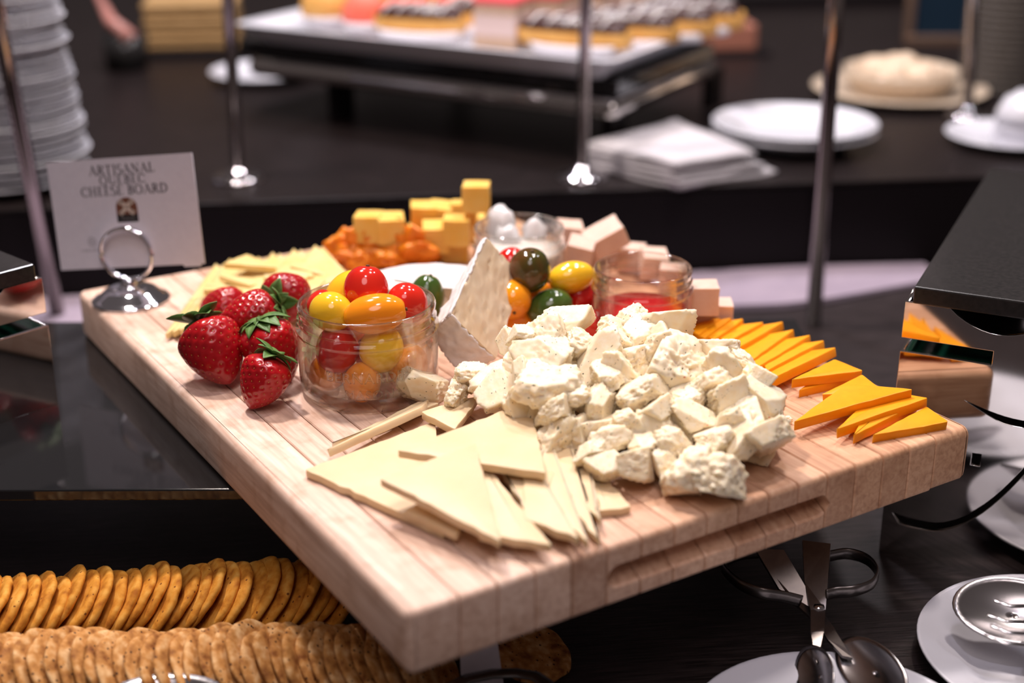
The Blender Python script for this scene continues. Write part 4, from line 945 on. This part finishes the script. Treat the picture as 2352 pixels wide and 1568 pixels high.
# plate stack, left
pc = S(20, 418, ZT); rp_ = random.Random(9); R_ = .088; z = ZT+.0005
sm_ = None
for k in range(34):
    jx, jy = rp_.uniform(-.0035, .0035), rp_.uniform(-.003, .003)
    sc_ = 1-.0035*k if k < 12 else .958-.006*(k-12)
    if sm_ is None:
        o = lathe('stacked_plate', plate_prof(R_, .013), PORCELAIN, None, 64); sm_ = o.data
    else: o = bpy.data.objects.new('stacked_plate', sm_); COL.objects.link(o)
    o.location = (pc.x+jx+RV.x*(-.0002*k), pc.y+jy+RV.y*(-.0002*k), z+.0078*k); o.scale = (sc_, sc_, 1)
    tag(o, 'white porcelain plate, %s from the bottom of the tall stack at the far left' % nth(k+1), 'plate', 'tall plate stack')
# plates, middle right
pm_ = S(1822, 330, ZT)
for k in range(2):
    o = plate('plate', (pm_.x, pm_.y, ZT+.0005+.008*k), .097, .020, ['lower', 'upper'][k]+' white plate of the two stacked behind the napkins', 'two plates by the napkins')
# plate with stacked bowls, right edge
pr_ = S(2318, 330, ZT); plate('plate', (pr_.x, pr_.y, ZT+.0005), .075, .013, 'white plate under the upturned bowls at the right edge', 'right edge crockery')
for k in range(3):
    q = S(2352, 318, ZT+.01); o = lathe('bowl', [(0, .034), (.018, .034), (.020, .031), (.030, .026), (.038, .010), (.040, 0), (.0385, 0), (.0365, .009), (.029, .023), (0, .029)], PORCELAIN, None, 48); o.location = (q.x+RV.x*.004, q.y+RV.y*.004, ZT+.005+.0135*k)
    tag(o, ['lowest', 'middle', 'topmost'][k]+' upturned white bowl in the small stack at the right edge', 'bowl', 'right edge crockery')
# napkins: pile of folded cloth
def napkin(pts, z0, z1, label, seed, parent=None):
    P = [S(*q, ZT) for q in pts]; n_ = len(P); c0 = sum(P, Vector())/n_; N = 14; vs = []; fs = []
    for j in range(N+1):
        for i in range(N+1):
            s, t = i/N, j/N; p = P[0]*(1-s)*(1-t)+P[1]*s*(1-t)+P[2]*s*t+P[3]*(1-s)*t
            ed = min(s, 1-s, t, 1-t); lift = (z1-z0)*min(1, ed*5+.55)+.004*noise.noise(Vector((s*2.2, t*2.2, seed)))+.010*max(0, s+t-1.55)*(seed % 2)
            vs.append(Vector((p.x, p.y, z0+max(.0005, lift))))
    for j in range(N):
        for i in range(N): fs.append((j*(N+1)+i, j*(N+1)+i+1, (j+1)*(N+1)+i+1, (j+1)*(N+1)+i))
    o = pyd('folded_napkin', vs, fs, NAPKIN, None, True); sd2 = o.modifiers.new('s', 'SOLIDIFY'); sd2.thickness = .0055; sd2.offset = -1
    center(o); tag(o, label, 'napkin', 'folded napkins'); return o
for k in range(5):
    dz = .0058*k; j = rk.uniform(-5, 5); ex_ = 48 if k < 1 else (20 if k == 1 else 0)
    napkin([(1338+j, 386), (1548+j+ex_*.2, 434+j*.4), (1732+ex_+j, 405-ex_*.1), (1548+j, 325)], ZT+.001+dz, ZT+.0068+dz, ['lowest', 'second', 'third', 'fourth', 'topmost'][k]+' folded white napkin of the pile beside the chrome post', k)
# pastry stand: black glass shelf with white tray
TRZ = .064
ta, tb, td = S(540, 55, .09), S(1405, 145, .09), S(1620, 40, .09)
ux = (tb-ta).normalized(); uy = Vector((-ux.y, ux.x, 0)); Lx = .53; Ly = .34
org = tb-ux*Lx; org.z = TRZ
gs = empty('pastry_shelf', (org.x, org.y, ZT), math.atan2(ux.y, ux.x))
box('shelf_panel', -.02, Lx-.01, .035, Ly-.03, .0745, TRZ-ZT-.0004, BLACKGLASS, gs, .003)

for x in (.10, Lx-.04):
    for y in (.03, Ly-.02): box('support', x, x+.012, y+.03, y+.07, 0, .050, BLACKPANEL, gs)
box('steel_band', .0, Lx-.005, .022, Ly-.02, .050, .0745, STEEL, gs, .012, 4)
tag(gs, 'black glossy raised shelf carrying the pastry tray in the background', 'shelf')
tr = empty('pastry_tray', (org.x, org.y, TRZ), math.atan2(ux.y, ux.x))
vs = []; fs = []
def rr_loop(x0, x1, y0, y1, r, z, n=5):
    out = []
    for cx, cy, a0 in ((x1-r, y0+r, -90), (x1-r, y1-r, 0), (x0+r, y1-r, 90), (x0+r, y0+r, 180)):
        for k in range(n+1): a = math.radians(a0+90*k/n); out.append((cx+r*math.cos(a), cy+r*math.sin(a), z))
    return out
loops = [rr_loop(.03, Lx-.03, .03, Ly-.03, .01, 0), rr_loop(.025, Lx-.025, .025, Ly-.025, .012, .003), rr_loop(.004, Lx-.004, .004, Ly-.004, .016, .023), rr_loop(0, Lx, 0, Ly, .018, .026), rr_loop(.003, Lx-.003, .003, Ly-.003, .016, .027), rr_loop(.020, Lx-.020, .020, Ly-.020, .012, .021), rr_loop(.034, Lx-.034, .034, Ly-.034, .010, .016)]
m_ = len(loops[0])
for l in loops: vs += l
for j in range(len(loops)-1):
    for i in range(m_): fs.append((j*m_+i, j*m_+(i+1) % m_, (j+1)*m_+(i+1) % m_, (j+1)*m_+i))
fs += [tuple(range(m_-1, -1, -1)), tuple((len(loops)-1)*m_+i for i in range(m_))]
o = pyd('tray_body', vs, fs, PORCELAIN, tr, True); fixn(o.data); o.data.set_sharp_from_angle(angle=math.radians(40))
tag(tr, 'white rectangular porcelain tray of pastries in the background', 'tray')
CHOC = mat('chocolate', (.045, .016, .014), .3); DOUGH = noisy('pastry_dough', (.75, .42, .12), (.65, .32, .07), 90, .6, .3, .001); ICING = mat('white_icing', (.80, .76, .76), .4)
PINKI = mat('pink_icing', (.72, .10, .11), .35); SPONGE = noisy('cake_sponge', (.62, .45, .33), (.50, .34, .24), 150, .8, .4, .001); MOUSSE = mat('pale_mousse', (.70, .55, .52), .5); CORAL = noisy('coral_macaron', (.80, .12, .07), (.85, .20, .14), 60, .6, .2, .001)
PAPERC = mat('white_paper_case', (.82, .80, .84), .7)
def TP(x, y, z=0): return org+ux*x+uy*y+UP*(.0165+z)
RZT = math.atan2(ux.y, ux.x)
def eclair(x, y, a, label, ln=.10):
    e = empty('eclair', TP(x, y), RZT+a); e.scale = (1.12,)*3
    def cap(name, r, zc, m, sz):
        pts = []; rad = []
        for k in range(13):
            t = k/12; pts.append((-ln/2+ln*t, 0, zc)); rad.append(r*max(.05, math.sin(math.pi*(.06+.88*t))**.35))
        return tube(name, pts, rad, m, e, 16)
    cap('pastry_shell', .017, .017, DOUGH, 1); g = cap('chocolate_glaze', .0165, .0205, CHOC, 1); g.scale = (.95, .98, 1)
    for k in range(5): x0 = -ln*.32+ln*.16*k; tube('icing_stripe', [(x0-.006, -.013, .0290), (x0, -.004, .0366), (x0+.006, .006, .0362), (x0+.009, .013, .0290)], .0016, ICING, e, 6)
    pc_ = lathe('paper_case', [(.01, 0), (.026, .0), (.030, .010), (.0285, .010), (.024, .001)], PAPERC, e, 28); pc_.scale = (1.7, .85, 1)
    tag(e, label, 'pastry', 'chocolate eclairs on the tray'); return e
def petit(x, y, a, label, top=PINKI):
    e = empty('iced_cake_square', TP(x, y), RZT+a); e.scale = (1.12,)*3; s = .024
    box('sponge_base', -s, s, -s, s, 0, .012, SPONGE, e, .001); box('mousse_layer', -s, s, -s, s, .012, .034, MOUSSE, e, .001); box('sponge_top', -s, s, -s, s, .034, .044, SPONGE, e, .001)
    box('icing', -s-.0006, s+.0006, -s-.0006, s+.0006, .044, .051, top, e, .002); lathe('cream_dot', [(.010, .051), (.011, .055), (.006, .062), (0, .067)], ICING, e, 16)
    tag(e, label, 'pastry', 'iced cake squares on the tray'); return e
def cone(x, y, label, m, r=.026, h=.045):
    e = empty('cupped_pastry', TP(x, y)); e.scale = (1.12,)*3; lathe('paper_case', [(r*.7, 0), (r*1.05, .012), (r*.98, .012), (r*.6, .001)], PAPERC, e, 28)
    lathe('pastry_dome', [(r*.75, .003), (r, .014), (r*.95, h*.6), (r*.6, h*.9), (0, h)], m, e, 28); tag(e, label, 'pastry', 'cupped pastries on the tray'); return e
eclair(.235, .075, .25, 'chocolate eclair with white stripes at the front middle of the tray')
eclair(.44, .085, .15, 'chocolate eclair nearest the right front corner of the tray', .12)
eclair(.47, .150, .15, 'second chocolate eclair from the right front corner of the tray', .12)
eclair(.49, .215, .15, 'third chocolate eclair at the right side of the tray', .12)
eclair(.50, .275, .15, 'chocolate eclair at the back right of the tray', .12)
eclair(.28, .150, .2, 'striped chocolate eclair behind the front one')
petit(.345, .085, .12, 'pink iced cake square at the front of the tray'); petit(.37, .145, .12, 'pink iced cake square behind the front one'); petit(.395, .205, .12, 'pink iced cake square third from the front'); petit(.42, .265, .12, 'pink iced cake square at the back of the tray')
cone(.145, .085, 'coral red domed pastry at the front left of the tray', CORAL); cone(.165, .150, 'coral red domed pastry behind the front one', CORAL); cone(.20, .215, 'coral red domed pastry at the back', CORAL)
cone(.075, .10, 'golden domed pastry at the left of the tray', DOUGH, .030, .050); cone(.09, .170, 'golden domed pastry behind the left one', DOUGH, .030, .050); cone(.13, .25, 'golden domed pastry at the back left of the tray', DOUGH, .030, .05); cone(.03+.03, .24, 'golden domed pastry in the back left corner', DOUGH, .028, .05)
# saucer under the pastry shelf
q = S(606, 182, ZT); plate('saucer', (q.x, q.y, ZT+.0005), .076, .014, 'small white saucer below the left end of the pastry tray', None, 'saucer')
# far objects: tan basket, tongs handle, tray
TAN = noisy('tan_wicker', (.48, .30, .13), (.36, .21, .08), 60, .7, .4, .002, stretch=(1, 1, 4))
q = S(450, 118, ZT); e = empty('wicker_basket', q, TDIR)
for k in range(6): box('woven_band', -.07-.002*(k % 2), .07+.002*(k % 2), -.05-.002*(k % 2), .05+.002*(k % 2), .012+.012*k, .0225+.012*k, TAN, e, .003)
box('basket_tray', -.10, .12, -.06, .06, 0, .012, BLACKPANEL, e, .003)
tag(e, 'tan wicker basket on a black tray behind the left post', 'basket')
q = S(285, 80, ZT+.05); e = empty('tong_handle', (q.x, q.y, ZT)); O = Vector((q.x, q.y, ZT))
PKH = mat('copper_pink_handle', (.45, .20, .17), .35)
tube('grip', [S(300, 88, ZT+.05)-O, S(255, 50, ZT+.07)-O, S(225, -10, ZT+.10)-O], [.012, .010, .006], PKH, e, 12)
lathe('holder_cup', [(.03, 0), (.034, .05), (.032, .05), (.028, .003), (0, .003)], BLACKSLAB, e, 32)
tag(e, 'pinkish copper tong handle leaning from a dark cup at the top left', 'tongs')
# large beige serving bowl with food cover, right
q = S(2095, 246, ZT); e = empty('serving_dish', (q.x+FV.x*.07, q.y+FV.y*.07, ZT+.0005))
BEIGE = mat('beige_ceramic', (.62, .50, .38), .18, coat=.3)
lathe('bowl_body', [(0, 0), (.045, 0), (.062, .008), (.074, .026), (.077, .038), (.074, .038), (.068, .027), (.05, .010), (0, .008)], BEIGE, e, 56)
lathe('saucer_plate', [(.05, .001), (.10, .006), (.118, .012), (.116, .014), (.09, .009), (.05, .006)], BEIGE, e, 56)
tag(e, 'glossy beige serving bowl on a saucer at the back right', 'bowl')
rf = random.Random(4)
for k in range(7):
    a = k*.9; b_ = blob('bread_roll', .027, .022, .014, .25, 1.3, 60+k, noisy('bread%d' % k, (.62, .46, .32), (.72, .58, .44), 60, .7, .2, .001) if k == 0 else bpy.data.materials['bread0'], 3)
    b_.location = (q.x+FV.x*.07+.036*math.cos(a)*(k > 0), q.y+FV.y*.07+.036*math.sin(a)*(k > 0), ZT+.035+.008*(k == 0)); b_.rotation_euler = (0, 0, a)
    tag(b_, 'pale bread roll heaped in the beige serving bowl', 'bread', 'bread rolls in the serving bowl')
# framed dark blue panel behind the dish
a, b2 = S(2075, 100, ZT), S(2238, 100, ZT); d_ = (b2-a); e = empty('framed_panel', a, math.atan2(d_.y, d_.x)); wl = d_.length
box('blue_screen', .008, wl-.008, -.004, .006, .012, .26, mat('dark_blue_panel', (.012, .028, .050), .25), e)
COP = mat('copper_frame', (.50, .33, .24), .3, metal=.8)
box('frame_side', wl-.012, wl, -.010, .010, 0, .27, COP, e, .002); box('frame_side', 0, .012, -.010, .010, 0, .27, COP, e, .002); box('frame_foot', 0, wl, -.012, .012, 0, .014, COP, e, .002); box('frame_top', 0, wl, -.010, .010, .26, .272, COP, e, .002)
tag(e, 'dark blue framed panel with copper edge at the top right', 'panel')
# woven dark column at the far right
q = S(2330, 225, ZT); e = empty('woven_column', (q.x+FV.x*.06, q.y+FV.y*.06, ZT)); GW_ = noisy('grey_weave', (.10, .085, .075), (.05, .042, .038), 200, .6, .3, .001, stretch=(1, 1, 6))
for k in range(34):
    o = lathe('woven_ring', [(.055, .009*k), (.0575, .0045+.009*k), (.055, .009*k+.009), (.05, .009*k+.0045)], GW_, e, 40, True)
tag(e, 'tall dark woven basket column at the far right edge', 'basket')
# far left dark cabinet and cream tray top edge, far back
q = S(1760, 10, ZT); e = empty('far_tray', (q.x, q.y, ZT), TDIR); box('tray_base', -.30, .30, -.02, .25, 0, .02, BLACKPANEL, e, .004); box('linen', -.27, .27, .03, .23, .02, .03, mat('cream_linen', (.62, .52, .42), .8), e, .003)
tag(e, 'black tray with cream linen at the far top of the raised counter', 'tray')
q = S(1640, 118, ZT); e = empty('salmon_box', q, TDIR); box('box_body', -.06, .06, -.03, .05, .006, .045, mat('salmon_box', (.40, .16, .11), .5), e, .003); box('box_tray', -.10, .08, -.05, .06, 0, .006, BLACKPANEL, e, .002)
tag(e, 'small salmon coloured box on a dark tray right of the pastry tray', 'box')
